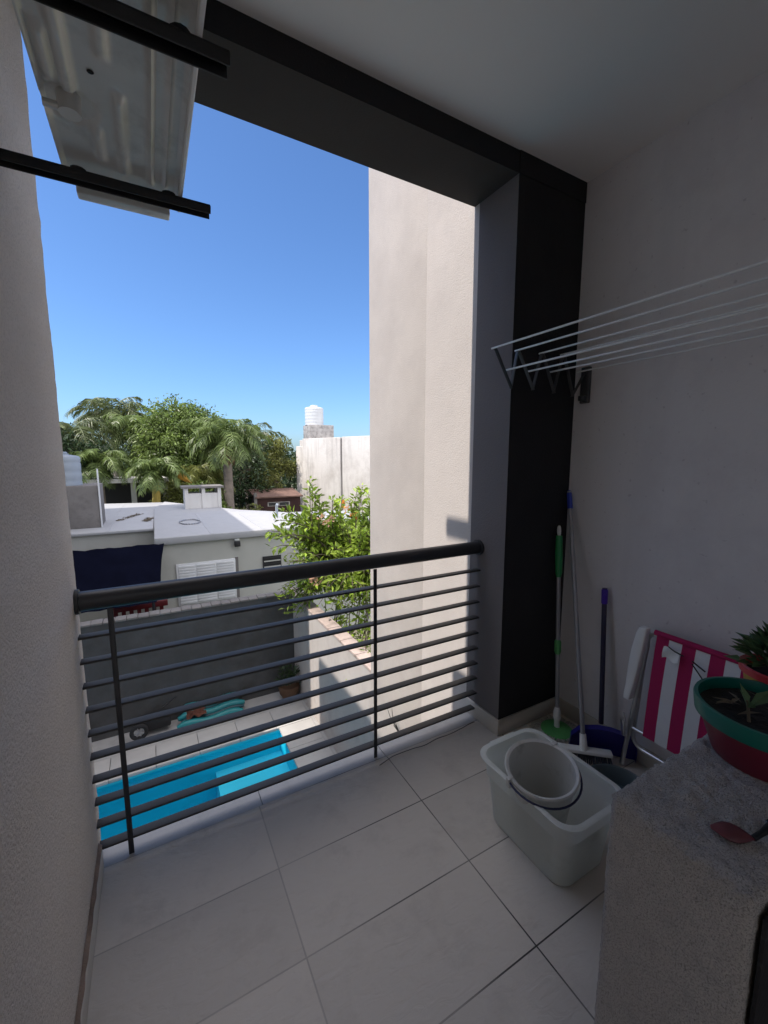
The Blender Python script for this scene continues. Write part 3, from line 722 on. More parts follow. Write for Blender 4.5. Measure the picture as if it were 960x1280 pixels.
MB().box(.56, PX1 - .002, PY0 + .002, PY1 - .002, D, S).build('entry_step', M['poolshallow'], pool)
cp = MB(); jn = MB()
x = PX1 + .505 - .565 * 11
stone = []
k = 0
xe = CXo
for k in range(11):
    x1 = CXo - k * .57; x0 = x1 - .564
    cp.box(x0, x1, PY1 - .025, CYo, GZ - .045, GZ)
for k in range(6):
    y1 = PY1 - .031 - k * .57; y0 = y1 - .564
    cp.box(PX1 - .025, CXo, y0, y1, GZ - .045, GZ)
cp.build('stone_coping', M['poolcoping'], pool, bevel=.006)
MB().box(-4.3, CXo - .01, PY1 + .0, CYo - .01, GZ - .05, GZ - .012).box(PX1, CXo - .01, PY0, PY1, GZ - .05, GZ - .012).build('joint_bed', M['joint'], pool)
wt = MB(); nx_, ny_ = 40, 24
wt.add([(PX0, PY0, GZ - .09), (PX1, PY0, GZ - .09), (PX1, PY1, GZ - .09), (PX0, PY1, GZ - .09)], [(0, 1, 2, 3)])
struct('pool_water', wt, M['water'])
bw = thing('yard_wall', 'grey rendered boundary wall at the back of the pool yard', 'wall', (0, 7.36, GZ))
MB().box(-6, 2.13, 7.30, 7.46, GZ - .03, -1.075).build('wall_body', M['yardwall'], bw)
cb = MB()
for i in range(40):
    x = -4.0 + i * .153
    cb.box(x, x + .147, 7.285, 7.475, -1.0745, -1.045 + .004 * math.sin(i * 2.3))
cb.build('brick_coping', M['concrete'], bw, bevel=.004)
gw = thing('garden_wall', 'pale side boundary wall with worn brick coping beside the pool', 'wall', (2.2, 5, GZ))
MB().box(2.13, 2.30, 2.90, 7.46, GZ - .03, -1.115).build('wall_body', M['gardenwall'], gw)
cb = MB(); y = 2.92; i = 0
while y < 7.4:
    L_ = .235 + .02 * math.sin(i * 1.7); cb.box(2.118, 2.315, y, y + L_ - .008, -1.1145, -1.072 + .005 * math.sin(i * 3.1)); y += L_; i += 1
cb.build('brick_coping', M['coping'], gw, bevel=.006)

# things along the back wall of the yard
pp = thing('potted_plant', 'round brown pot with leafy plant in the yard corner', 'potted plant', (1.93, 7.0, GZ))
MB().lathe([(.0, GZ), (.11, GZ), (.17, GZ + .10), (.19, GZ + .20), (.18, GZ + .24), (.165, GZ + .24), (.16, GZ + .2), (.0, GZ + .2)], (1.93, 7.02, 0), 28).build('pot', M['terracotta'], pp, smooth=True)
lb = MB(); lb.loose = True
for k in range(130):
    a = rnd.uniform(0, 6.28); e = rnd.uniform(.2, 1.4); r_ = rnd.uniform(.02, .18)
    p = Vector((1.93, 7.02, GZ + .28)) + Vector((math.cos(a) * r_, math.sin(a) * r_, rnd.uniform(-.02, .22)))
    lb.leaf(p, (math.cos(a) * math.cos(e), math.sin(a) * math.cos(e), math.sin(e)), (0, 0, 1), rnd.uniform(.07, .13), rnd.uniform(.03, .05))
lb.build('leaves', M['leafdark'], pp)
mt = thing('inflatable_mat', 'teal inflatable pool mat with dark stripes lying by the yard wall', 'pool mat', (.72, 7.02, GZ))
for (yy, zz_, mm_, nm, a, c) in ((6.93, .06, 'teal', 'air_tube', .10, 1.10), (7.03, .075, 'tealdark', 'dark_stripe', .16, 1.14), (7.10, .10, 'teal', 'air_tube', .12, 1.16), (7.19, .13, 'tealdark', 'dark_stripe', .2, 1.05), (7.23, .17, 'teal', 'air_tube', .16, 1.14)):
    r_ = .062 if mm_ == 'teal' else .035
    MB().tube([(a + (c - a) * k / 10, yy + .02 * math.sin(k * 1.1), GZ + zz_ + .012 * math.sin(k * .9)) for k in range(11)], [r_ * (.5 if k in (0, 10) else 1) for k in range(11)], 12).build(nm, M[mm_], mt, smooth=True)
rg = thing('crumpled_towel', 'crumpled rust brown towel lying on the teal pool mat', 'towel', (.38, 7.05, GZ + .12))
tv = []; tf = []
for j in range(15):
    for i in range(15):
        u, v = i / 14, j / 14
        tv.append((.24 + .30 * u, 6.95 + .22 * v, GZ + .155 + .05 * math.sin(math.pi * u) * math.sin(math.pi * v) + .05 * noise.noise(Vector((u * 4, v * 4, 9)))))
for j in range(14):
    for i in range(14): k = j * 15 + i; tf.append((k, k + 1, k + 16, k + 15))
b_ = MB(); b_.loose = True; b_.add(tv, tf).build('cloth', M['rust'], rg, smooth=True)
wh = thing('hand_cart', 'dark small cart with spoked wheel against the shaded yard wall', 'cart', (-.4, 7.1, GZ))
wc = Vector((-.42, 6.98, GZ + .135))
MB().tube([wc + Vector((math.cos(t) * .10, 0, math.sin(t) * .10)) for t in [2 * math.pi * i / 28 for i in range(28)]], .030, 10, closed=True).build('tyre', M['rubber'], wh, smooth=True)
sp2 = MB(); 
for i in range(4):
    a = math.pi * i / 4 + .3; sp2.tube([wc + Vector((math.cos(a) * .085, -.004, math.sin(a) * .085)), wc - Vector((math.cos(a) * .085, .004, math.sin(a) * .085))], .008, 6)
sp2.tube([wc + Vector((0, -.02, 0)), wc + Vector((0, .05, 0))], .02, 10).build('spokes', M['polegrey'], wh, smooth=True)
MB().box(-.36, .02, 7.04, 7.24, GZ + .06, GZ + .26).build('tray', M['rubber'], wh, bevel=.03)
MB().tube([(-.30, 7.05, GZ + .25), (.06, 7.18, GZ + .42), (.12, 7.22, GZ + .43)], .012, 8).build('handle', M['rubber'], wh, smooth=True)
wd = thing('weed', 'thin green weed sprouting along the foot of the yard wall', 'plant', (.7, 7.25, GZ))
lb = MB(); lb.loose = True
for k in range(60):
    x = rnd.uniform(.35, 1.15); p = Vector((x, 7.26, GZ + rnd.uniform(.0, .12)))
    lb.leaf(p, (rnd.uniform(-.6, .6), rnd.uniform(-.6, -.05), rnd.uniform(.4, 1)), (0, -1, .3), rnd.uniform(.10, .30), .02)
lb.build('blades', M['leafdark'], wd)

# ------------------------------------------------------------------ foliage builders
def rdir(up=0):
    while True:
        v = Vector((rnd.uniform(-1, 1), rnd.uniform(-1, 1), rnd.uniform(-1, 1)))
        if .05 < v.length < 1: v.normalize(); v.z += up; return v.normalized()
def tree(name, label, base, trunk_h, clumps, leafmat, nleaf, L, W, cat='tree', group=None, droop=0.0):
    t = thing(name, label, cat, base, group)
    base = Vector(base); tb_ = MB(); tb_.loose = True; lm = MB(); lm.loose = True
    top = base + Vector((0, 0, trunk_h)); r0 = .05 + trunk_h * .035
    tb_.tube([base, base + Vector((.05, 0, trunk_h * .5)), top], [r0, r0 * .8, r0 * .6], 9)
    tot = sum(c[1] ** 2 for c in clumps)
    for (c, r_) in clumps:
        c = Vector(c); mid = (top + c) / 2 + Vector((rnd.uniform(-.2, .2), 0, rnd.uniform(-.1, .3))) * r_
        tb_.tube([top - Vector((0, 0, trunk_h * .15)), mid, c], [r0 * .5, r0 * .3, r0 * .1], 6)
        n = int(nleaf * r_ ** 2 / tot); twigs = []
        for k in range(max(5, n // 34)):
            d = rdir(); e = c + Vector((d.x * r_, d.y * r_, d.z * r_ * .8)) * rnd.uniform(.45, 1.05)
            tb_.tube([c + (e - c) * .2, e], [r0 * .08, r0 * .04], 4); twigs.append((e, (e - c).normalized()))
        for k in range(n):
            e, dd = rnd.choice(twigs); s_ = r_ * .20
            p = e + Vector((rnd.gauss(0, s_), rnd.gauss(0, s_), rnd.gauss(0, s_ * .8)))
            d = (dd * .7 + rdir() - Vector((0, 0, droop))).normalized(); f = rnd.uniform(.65, 1.3)
            lm.leaf(p, d, rdir(.6), L * f, W * f)
    tb_.build('trunk', M['bark'], t, smooth=True); lm.build('crown', leafmat, t)
    return t
def palm(name, label, base, h, nf, FL, leafmat, bark, boot=0, lean_=(0, 0), leaflet=.5, r0=.16, droop=1.9, group='palm trees', seed=1):
    rg_ = random.Random(seed)
    t = thing(name, label, 'palm tree', base, group); base = Vector(base)
    top = base + Vector((lean_[0], lean_[1], h))
    pts = [base + Vector((lean_[0] * k * k, lean_[1] * k * k, h * k)) for k in [i / 12 for i in range(13)]]
    MB().tube(pts, [r0 * (1.15 - .3 * i / 12) * (1 + .04 * (i % 2)) for i in range(13)], 12).build('trunk', bark, t, smooth=True)
    if boot:
        bb_ = MB(); bb_.loose = True
        for k in range(46):
            a = k * 2.4; z = -boot * (1 - k / 46.); p = top + Vector((math.cos(a) * r0 * .8, math.sin(a) * r0 * .8, z))
            bb_.leaf(p, (math.cos(a) * .45, math.sin(a) * .45, .9), (math.cos(a), math.sin(a), 0), .45, .16, .3)
        bb_.build('frond_stubs', M['palmboot'], t)
    cr = MB(); cr.loose = True
    for k in range(nf):
        a = k * 2.39996 + rg_.uniform(-.25, .25); q = (k + .5) / nf
        e = R(82 - 95 * q) + rg_.uniform(-.12, .12); L = FL * rg_.uniform(.8, 1.1) * (.85 + .3 * math.sin(math.pi * q))
        az = Vector((math.cos(a), math.sin(a), 0)); p = top.copy(); n = 18; prev = p.copy(); pts = [p.copy()]; dirs = []
        for i in range(n):
            s_ = (i + .5) / n; ee = e - droop * s_ ** 1.4
            ee = max(ee, -1.45)
            d = az * math.cos(ee) + Vector((0, 0, math.sin(ee))); p = p + d * (L / n); pts.append(p.copy()); dirs.append(d)
        cr.tube(pts, [.028 * (1 - .8 * i / n) for i in range(n + 1)], 4)
        side = Vector((-az.y, az.x, 0))
        for i in range(2, n):
            for u in (0, .5):
                p = pts[i] + (pts[i + 1] - pts[i]) * u; s_ = (i + u) / n
                ll = leaflet * (math.sin(math.pi * min(1, .12 + .83 * s_)) ** .7) * rg_.uniform(.8, 1.15)
                for sg in (1, -1):
                    dd = (side * sg * .8 + dirs[i] * .55 + Vector((0, 0, rg_.uniform(-.75, .15)))).normalized()
                    w = Vector((0, 0, 1)).cross(dd)
                    m_ = p + dd * ll * .55; tip = p + dd * ll + Vector((0, 0, -ll * .38)); up = dirs[i] * .022
                    cr.add([p - up * .6, p + up * .6, m_ + up * .9, tip, m_ - up * .9], [(0, 1, 2, 3, 4)])
    cr.build('crown', leafmat, t)
    return t

# the flowering bush behind the garden wall
bush = thing('flowering_bush', 'bright green leafy bush with orange flowers behind the garden wall', 'bush', (2.75, 6.1, GZ))
tb_ = MB(); tb_.loose = True; lm = MB(); lm.loose = True; fl = MB(); fl.loose = True; fl2 = MB(); fl2.loose = True
def shoot(p0, p1, n, L, spread, sag=0):
    p0 = Vector(p0); p1 = Vector(p1); mid = (p0 + p1) / 2 + Vector((rnd.uniform(-.1, .1), rnd.uniform(-.1, .1), .1))
    P = [p0, (p0 + mid) / 2, mid, (mid + p1) / 2 + Vector((0, 0, .03 - sag)), p1 - Vector((0, 0, sag))]
    tb_.tube(P, [.012, .010, .008, .006, .003], 5)
    for k in range(n):
        t = (k + .5) / n; x = t * 4; i = min(3, int(x)); p = P[i] + (P[i + 1] - P[i]) * (x - i)
        ax = (P[i + 1] - P[i]).normalized(); s_ = rdir(.1); s_ = (s_ - ax * s_.dot(ax)).normalized()
        f = rnd.uniform(.6, 1.2) * (1.1 - .4 * t)
        lm.leaf(p + s_ * spread * rnd.random(), (s_ + ax * .55 + Vector((0, 0, rnd.uniform(-.3, .3)))), rdir(.9), L * f, L * .42 * f, .2)
C0 = Vector((2.85, 6.15, -.25))
for k in range(420):
    d = rdir(.1); rr_ = rnd.uniform(.55, 1.02)
    q = C0 + Vector((d.x * 1.12, d.y * 1.35, d.z * .9)) * rr_
    if q.z > .4 and rnd.random() < .6: q.z *= .6
    p = C0 + Vector((d.x * .35, d.y * .5, d.z * .2 - .25)) * rr_
    shoot(p, q, 17, .15, .03)
# dark low growth against the wall side
for k in range(90):
    q = Vector((rnd.uniform(2.35, 3.2), rnd.uniform(3.6, 6.6), rnd.uniform(-1.9, -.9))); shoot(q - Vector((.1, .1, .5)), q + Vector((rnd.uniform(-.1, .15), rnd.uniform(-.2, .2), .25)), 15, .15, .03)
# long upright shoots
for (x, y, z, n) in ((2.06, 6.0, 1.10, 34), (2.22, 6.0, .86, 30), (2.42, 6.0, .78, 26), (2.62, 6.1, .80, 26), (2.80, 5.9, .92, 28), (2.95, 6.0, .98, 30), (3.1, 6.1, .85, 28), (1.98, 6.2, .5, 26), (1.66, 6.1, .62, 26), (1.50, 6.0, .52, 22), (1.44, 6.1, .35, 22), (1.8, 6.2, .42, 24), (2.5, 6.2, .5, 24), (3.3, 6.0, .9, 28), (2.72, 5.7, .55, 26), (3.0, 5.7, .6, 26)):
    shoot((2.35, y + .15, z - .45) if x < 2 else (x + .08, y + .15, -.25), (x, y, z), n + 14, .17, .03)
    for q_ in range(2): shoot((2.35, y + .15, z - .5) if x < 2 else (x + .08, y + .15, -.3), (x + rnd.uniform(-.1, .16), y + rnd.uniform(-.2, .2), z - rnd.uniform(.05, .3)), n, .165, .03)
# low branches hanging over the wall corner
for k in range(34):
    q = Vector((rnd.uniform(1.72, 2.25), rnd.uniform(6.5, 7.1), rnd.uniform(-1.2, -.75))); shoot((2.5, 6.4, -.65), q, 15, .15, .03, .05)
for (x, y, z, b2_) in ((2.56, 5.9, .70, 0), (2.60, 5.9, .62, 0), (2.73, 5.9, .52, 0), (2.78, 5.9, .47, 0), (2.16, 5.8, .52, 1), (2.24, 5.8, .45, 1), (2.30, 5.8, .50, 1), (1.95, 5.7, -.38, 1), (2.05, 5.7, -.42, 1), (2.0, 5.7, -.33, 1)):
    for k in range(9):
        (fl2 if b2_ else fl).leaf(Vector((x, y, z)) + rdir() * .035, rdir(.5), rdir(), .055, .035, .3)
tb_.build('branches', M['bark'], bush, smooth=True); lm.build('foliage', M['leafbush'], bush)
fl.build('orange_blossom', M['flower'], bush); fl2.build('pale_blossom', M['flowerp'], bush)

# ------------------------------------------------------------------ the house behind the yard
HZ = -.20
hs = thing('neighbour_house', 'low grey rendered house with white flat roof behind the yard wall', 'house', (1, 10, GZ))
MB().box(-.02, 5.2, 9.5, 12.4, GZ - .03, HZ - .16).build('wall', M['houseg'], hs)
MB().box(-2.36, .0, 11.1, 15.4, GZ - .03, HZ - .10).build('wall', M['houseg'], hs)
def poly(b, pts, z0, z1, mi=0):
    n = len(pts); vs = [(x, y, z0) for x, y in pts] + [(x, y, z1) for x, y in pts]
    return b.add(vs, [tuple(range(n))[::-1], tuple(range(n, 2 * n))] + [(k, (k + 1) % n, n + (k + 1) % n, n + k) for k in range(n)], mi)
rf_ = poly(MB(), [(-.04, 9.42), (5.3, 9.42), (5.3, 11.6), (3.5, 12.1), (2.33, 13.4), (.34, 17.2), (-.01, 15.0)], HZ - .158, HZ).build('roof', M['membrane'], hs, bevel=.02)
poly(MB(), [(-2.36, 11.02), (-.045, 11.02), (.0, 14.9), (.30, 17.3), (-2.36, 17.9)], HZ - .098, HZ - .03).build('roof', M['membrane'], hs, bevel=.015)
for xx in (1.05, 2.15, 3.25):
    MB().beam((xx, 9.45, HZ + .002), (xx, 13.0 - (xx - 1.05) * .5, HZ + .002), .07, .006).build('membrane_seam', M['membrane'], hs)
for xx in (-1.9, -.95):
    MB().beam((xx, 11.06, HZ - .028), (xx, 17.2, HZ - .028), .07, .006).build('membrane_seam', M['membrane'], hs)
MB().tube([(2.9, 11.2, HZ), (2.9, 11.2, HZ + .32), (2.9, 11.14, HZ + .36)], .035, 10).build('vent_pipe', M['tankgrey'], hs, smooth=True)
MB().tube([(.76 + math.cos(t) * .24, 11.35 + math.sin(t) * .42, HZ + .014 + .006 * (i % 3)) for i, t in enumerate([2 * math.pi * k / 26 * 3 for k in range(78)])], .009, 6).build('hose_coil', M['polegrey'], hs, smooth=True)  # coil of hose lying flat on the roof
wn = MB().box(.32, 1.50, 9.470, 9.4995, -1.70, -.80).build('window', M['winwhite'], hs, bevel=.006)
for (a, c) in ((.36, .68), (.71, 1.08), (1.11, 1.46)):
    sm2 = MB()
    for i in range(14): sm2.box(a, c, 9.458, 9.4695, -1.665 + i * .0595, -1.665 + i * .0595 + .052)
    sm2.build('shutter_slats', M['winwhite'], wn, bevel=.003)
MB().box(1.50, 1.56, 9.47, 9.4995, -1.70, -.78).build('shutter_box', M['concrete'], wn)
vg = MB().box(2.10, 2.52, 9.475, 9.4995, -1.13, -.84).build('vent', M['grille'], hs)
for i in range(4): MB().box(2.12, 2.50, 9.455, 9.4745, -1.10 + i * .068, -1.075 + i * .068).build('louvre', M['houseg'] if i in (0, 2) else M['grille'], vg)
lp = MB().box(1.50, 1.60, 9.44, 9.4995, -.40, -.32).build('floodlight', M['white'], hs, bevel=.006)
MB().box(1.49, 1.61, 9.39, 9.45, -.53, -.41).build('lamp_head', M['grille'], lp, bevel=.008)
MB().beam((-.03, 9.45, -.42), (-.03, 9.45, GZ), .02, .02).build('downpipe', M['houseg'], hs)
# gravel of dirt on the roof: dark leaf streaks
ld = thing('leaf_litter', 'dark scattered leaf litter lying on the left white roof', 'leaf litter', (-.6, 13, HZ))
lb = MB(); lb.loose = True
for (cx, cy, ln, a) in ((-.62, 13.3, 1.4, 1.2), (-.15, 12.6, .7, 1.4)):
    for k in range(90):
        t = rnd.uniform(-.5, .5); lb.leaf(Vector((cx + math.cos(a) * t * ln + rnd.gauss(0, .03), cy + math.sin(a) * t * ln + rnd.gauss(0, .04), HZ - .022)), (rnd.uniform(-1, 1), rnd.uniform(-1, 1), .1), (0, 0, 1), .10, .03)
lb.build('leaves', M['deadleaf'], ld)
# tank stand and tank on the left roof
ts = thing('tank_stand', 'raw grey concrete block carrying the water tank on the left roof', 'tank stand', (-1.7, 12.3, HZ))
MB().box(-2.3, -1.12, 11.75, 12.9, HZ - .03, .76).build('block', M['concrete'], ts, bevel=.012)
MB().box(-1.118, -1.088, 11.73, 11.78, HZ - .028, 1.15).build('corner_post', M['winwhite'], ts, bevel=.004)
def water_tank(label, c, r_, h, m_, n=5):
    t = thing('water_tank', label, 'water tank', c, 'rooftop water tanks')
    pr = [(.0, 0), (r_, 0)]
    for i in range(n):
        z = h * .86 * (i + .5) / n; pr += [(r_, z - h * .05), (r_ * .975, z), (r_, z + h * .05)]
    pr += [(r_, h * .86), (r_ * .93, h * .92), (r_ * .45, h * .97), (r_ * .45, h * 1.0), (0, h * 1.0)]
    MB().lathe(pr, c, 32).build('shell', m_, t, smooth=True, angle=50)
    MB().lathe([(r_ * .40, h * 1.002), (r_ * .40, h * 1.04), (r_ * .34, h * 1.055), (0, h * 1.055)], c, 24).build('lid', m_, t, smooth=True)
water_tank('grey white water tank on the raw concrete block at left', (-1.86, 12.25, .762), .40, .74, M['tankgrey'], 3)
# white grill house with openings at the back of the roof
gh = thing('roof_chimney_hut', 'small white rooftop hut with two openings under its slab', 'rooftop hut', (1.4, 14.6, HZ))
g0, g1, gy = .86, 1.93, 14.35
MB().box(g0 + .06, g1 - .06, gy + .03, gy + .65, -.45, .28).build('panel', M['housew'], gh)
for xx in (g0, (g0 + g1) / 2 - .04, g1 - .10):
    MB().box(xx, xx + .10, gy, gy + .70, -.45, .44).build('post', M['housew'], gh)
MB().box(g0 - .08, g1 + .08, gy - .08, gy + .78, .442, .50).build('slab', M['concrete'], gh)
# awning and the things below it
aw = thing('awning', 'dark navy canvas awning with ragged edge hung before the house left of its window', 'awning', (-.7, 9.0, -.5))
av = []; af = []
nu, nv = 26, 12
for j in range(nv + 1):
    for i in range(nu + 1):
        u, v = i / nu, j / nv
        x = -2.3 + (2.43 + .07 * noise.noise(Vector((v * 14, 4, 4))) - .20 * v) * u; y = 9.35 - .95 * v; z = -.30 - .90 * v - .10 * math.sin(math.pi * v) * (.6 + .4 * math.sin(u * 15)) + .03 * noise.noise(Vector((u * 14, v * 6, 1)))
        av.append((x, y, z))
for j in range(nv):
    for i in range(nu): k = j * (nu + 1) + i; af.append((k, k + 1, k + nu + 2, k + nu + 1))
b_ = MB(); b_.loose = True; b_.add(av, af).build('canvas', M['awning'], aw, smooth=True)
for xx in (-2.2, -.12):
    MB().tube([(xx, 8.42, GZ), (xx, 8.42, -1.2)], .025, 8).build('post', M['rubber'], aw, smooth=True)
tbl = thing('red_bench', 'dark red slatted bench partly visible below the awning', 'bench', (-.35, 8.9, GZ))
MB().box(-.80, .08, 8.75, 9.15, -1.98, -1.93).build('seat', M['redplast'], tbl, bevel=.01)
for i in range(7): MB().box(-.80 + i * .128, -.80 + i * .128 + .07, 9.12, 9.15, -1.925, -1.52).build('back_slat', M['redplast'], tbl)
MB().box(-.84, .12, 9.10, 9.17, -1.518, -1.40).build('top_rail', M['redplast'], tbl, bevel=.01)
for xx in (-.74, .02):
    for yy in (8.79, 9.11): MB().box(xx - .03, xx + .03, yy - .03, yy + .03, GZ - .03, -1.981).build('leg', M['winwhite'], tbl)
wtb = thing('white_table', 'white table top with pale legs beside the red bench', 'table', (-1.2, 8.7, GZ))
MB().box(-1.75, -.86, 8.35, 8.95, -1.70, -1.64).build('table_top', M['winwhite'], wtb, bevel=.01)
for xx in (-1.68, -.92):
    for yy in (8.42, 8.88): MB().tube([(xx, yy, GZ - .03), (xx, yy, -1.701)], .025, 8).build('leg', M['winwhite'], wtb, smooth=True)

# ------------------------------------------------------------------ the old white building with its tank
ob = thing('white_building', 'old weathered white windowless building carrying a water tank', 'building', (9, 20, GZ))
a_, d_ = Vector((7.85, 24.0, 0)), Vector((.39, -.92, 0)).normalized(); nr = Vector((.92, .39, 0))
def slab(b, s0, s1, t0, t1, z0, z1):
    P = [a_ + d_ * s0 + nr * t0, a_ + d_ * s1 + nr * t0, a_ + d_ * s1 + nr * t1, a_ + d_ * s0 + nr * t1]
    return poly(b, [(p.x, p.y) for p in P], z0, z1)
slab(MB(), 0, 3.05, 0, 6, GZ - .03, 2.48).build('wall', M['oldwhite'], ob, bevel=.03)
slab(MB(), 3.19, 12.5, 0, 6, GZ - .03, 2.50).build('wall', M['oldwhite'], ob, bevel=.03)
slab(MB(), 3.05, 3.19, .10, 6, GZ - .03, 2.40).build('groove', M['concrete'], ob)
slab(MB(), -.75, 0, .12, 3, GZ - .03, 2.05).build('end_wall', M['oldwhite'], ob, bevel=.05)
tbx = thing('rooftop_plinth', 'square plastered plinth under the tank on the white building', 'plinth', (8.4, 24.2, 2.48))
slab(MB(), -1.7, -.01, 1.25, 6, GZ - .03, 2.47).build('wall', M['oldwhite'], ob, bevel=.03)
MB().box(8.32, 9.85, 24.0, 25.2, 2.4805, 3.32).build('block', M['brickgrey'], tbx, bevel=.02)
q = Vector((8.84, 24.62, 0))
water_tank('white ribbed water tank standing on the white building', (q.x, q.y, 3.323), .56, 1.12, M['tank'], 5)
rs = thing('red_brown_shed', 'dark red brown shed with tiled roof left of the white building', 'shed', (5.5, 22.5, GZ))
MB().box(4.75, 7.1, 22.3, 24, GZ - .03, -.72).build('wall', M['redbrown'], rs)
MB().add([(4.65, 22.15, -.74), (7.2, 22.15, -.74), (7.2, 24.1, -.45), (4.65, 24.1, -.45), (4.65, 22.15, -.67), (7.2, 22.15, -.67), (7.2, 24.1, -.38), (4.65, 24.1, -.38)], [(0, 1, 2, 3), (4, 5, 6, 7), (0, 1, 5, 4), (1, 2, 6, 5), (2, 3, 7, 6), (3, 0, 4, 7)]).build('roof', M['rooftile'], rs)
MB().box(4.60, 4.74, 22.2, 22.34, GZ - .03, -.45).build('post', M['concrete'], rs)
MB().box(5.3, 6.5, 22.285, 22.2995, -1.20, -.98).build('window', M['brickgrey'], rs)
MB().box(5.36, 5.86, 22.278, 22.2845, -1.17, -1.01).box(5.94, 6.44, 22.278, 22.2845, -1.17, -1.01).build('window_pane', M['grille'], rs)
# pergola-like porch between the palms
po = thing('roofed_porch', 'flat roofed porch with grey post and dark opening under the palms', 'porch', (-.7, 19.5, GZ))
MB().box(-2.2, .6, 19.0, 21.0, .42, .58).build('slab', M['housew'], po)
for xx in (-2.1, -.75, .36): MB().box(xx, xx + .18, 19.1, 19.28, GZ - .03, .418).build('post', M['houseg'], po)
MB().box(-2.2, .6, 20.8, 20.95, GZ - .03, .418).build('back_wall', M['grille'], po)

# ------------------------------------------------------------------ trees beyond the roofs
palm('palm_tree', 'queen palm with brown stubbed trunk right of the rooftop hut', (2.95, 19.5, GZ), 5.05, 34, 2.0, M['leafpalm'], M['palmbark'], boot=1.2, leaflet=.55, r0=.20, droop=1.75, seed=3)
palm('palm_tree', 'tall dark crowned palm at the upper left of the trees', (-1.5, 25.0, GZ), 6.2, 30, 2.2, M['leafpalmd'], M['palmbark'], leaflet=.6, r0=.17, droop=1.9, seed=5)
palm('palm_tree', 'bright feathery palm rising left of the big tree', (-.55, 23.5, GZ), 5.5, 30, 1.9, M['leafpalm'], M['palmbark'], leaflet=.62, r0=.17, droop=2.3, seed=8)
palm('palm_tree', 'pale low palm with yellow leaning trunk above the left roof', (.02, 18.2, GZ), 3.75, 24, 1.25, M['leafpalm'], M['yellowbark'], leaflet=.38, r0=.15, lean_=(.15, 0), droop=1.9, seed=12)
palm('palm_tree', 'low yellow green palm beside the grey tank at far left', (-1.75, 19.5, GZ), 4.0, 26, 1.4, M['leafpalm'], M['palmbark'], leaflet=.4, r0=.12, droop=2.0, seed=15)
palm('palm_tree', 'small palm with arching fronds behind the rooftop hut', (1.75, 20.5, GZ), 3.3, 24, 1.7, M['leafyel'], M['palmbark'], leaflet=.45, r0=.12, droop=2.0, seed=19)
palm('palm_tree', 'grey green palm at the right rear of the trees', (5.3, 27.5, GZ), 5.0, 34, 3.0, M['leafpalmd'], M['palmbark'], leaflet=.7, r0=.17, droop=2.2, seed=23)
palm('palm_tree', 'arching palm half hidden behind the left balcony wall', (-2.9, 22.0, GZ), 4.9, 34, 2.3, M['leafpalmd'], M['palmbark'], leaflet=.6, r0=.17, droop=2.2, seed=27)
fr_ = thing('dry_frond', 'broad orange dry palm frond hanging between the palms', 'palm frond', (.9, 19, .9))
lb = MB(); lb.loose = True
v0 = []; 
for i in range(13):
    t = i / 12; w = .17 * math.sin(math.pi * min(.97, max(.06, t)) ** .8) + .02; c = Vector((.62 + .78 * t, 18.6 + .1 * t, .98 - .50 * t - .12 * t * t)); 
    v0 += [c + Vector((.4, 0, .9)) * w * .9, c + Vector((0, -.05, 0)), c - Vector((.4, 0, .9)) * w * .9]
fs = []
for i in range(12):
    for k in (0, 1): fs.append((i * 3 + k, i * 3 + k + 1, i * 3 + k + 4, i * 3 + k + 3))
lb.add(v0, fs).build('blade', M['ochre'], fr_, smooth=True)
MB().tube([(.25, 18.5, 1.05), (.5, 18.55, 1.06), (.64, 18.6, .97)], .03, 6).build('stalk', M['ochre'], fr_, smooth=True)
tree('broad_tree', 'large broad leafed tree behind the palms with the tallest crown', (1.4, 22.6, GZ), 3.4,
     [((.25, 22.6, 2.5), .95), ((1.1, 22.8, 3.15), 1.05), ((2.0, 22.6, 3.05), 1.0), ((2.7, 22.6, 2.5), .85), ((.75, 21.9, 1.8), 1.0), ((1.75, 21.8, 1.9), 1.05), ((2.5, 22.0, 1.3), .85), ((.3, 21.7, 1.0), .85), ((1.4, 21.5, .8), 1.0), ((2.2, 21.6, .2), .9), ((2.95, 22.5, 2.9), .45), ((-.15, 22.4, 1.7), .7), ((.9, 21.3, 0), .8), ((1.6, 22.2, 2.6), .9)],
     M['leaftree'], 32000, .19, .075, droop=.8)
tree('dark_tree', 'dark leafed tree standing behind the stubbed palm', (4.3, 24.5, GZ), 2.2, [((4.3, 24.5, .6), 1.3), ((5.0, 24.8, 1.7), 1.1), ((3.7, 24.6, -.6), 1.2), ((4.9, 24.2, -.5), 1.0)], M['leafdark'], 5000, .20, .09)
tree('yellow_green_tree', 'upright yellow green tree left of the white building', (6.55, 25.5, GZ), 2.5, [((6.4, 25.5, 1.2), .95), ((6.8, 25.3, 2.0), .7), ((6.2, 25.2, .3), .8), ((7.2, 25.3, .8), .8), ((6.5, 25.4, 2.4), .4)], M['leafyel'], 4200, .17, .08)
tree('round_shrub', 'pale dry shrub above the red brown shed roof', (5.6, 24.6, GZ), 1.8, [((5.7, 24.5, .2), .7), ((6.4, 24.4, .1), .55), ((5.1, 24.5, .2), .5)], M['leafyel'], 1400, .15, .05, cat='shrub')
tree('dark_tree', 'dark clipped tree peeking out behind the left balcony wall', (-2.6, 19.6, GZ), 3.2, [((-2.6, 19.6, 1.4), .9), ((-1.9, 19.8, 1.3), .7), ((-3.2, 19.6, 1.8), .8)], M['leafdark'], 2600, .17, .08)
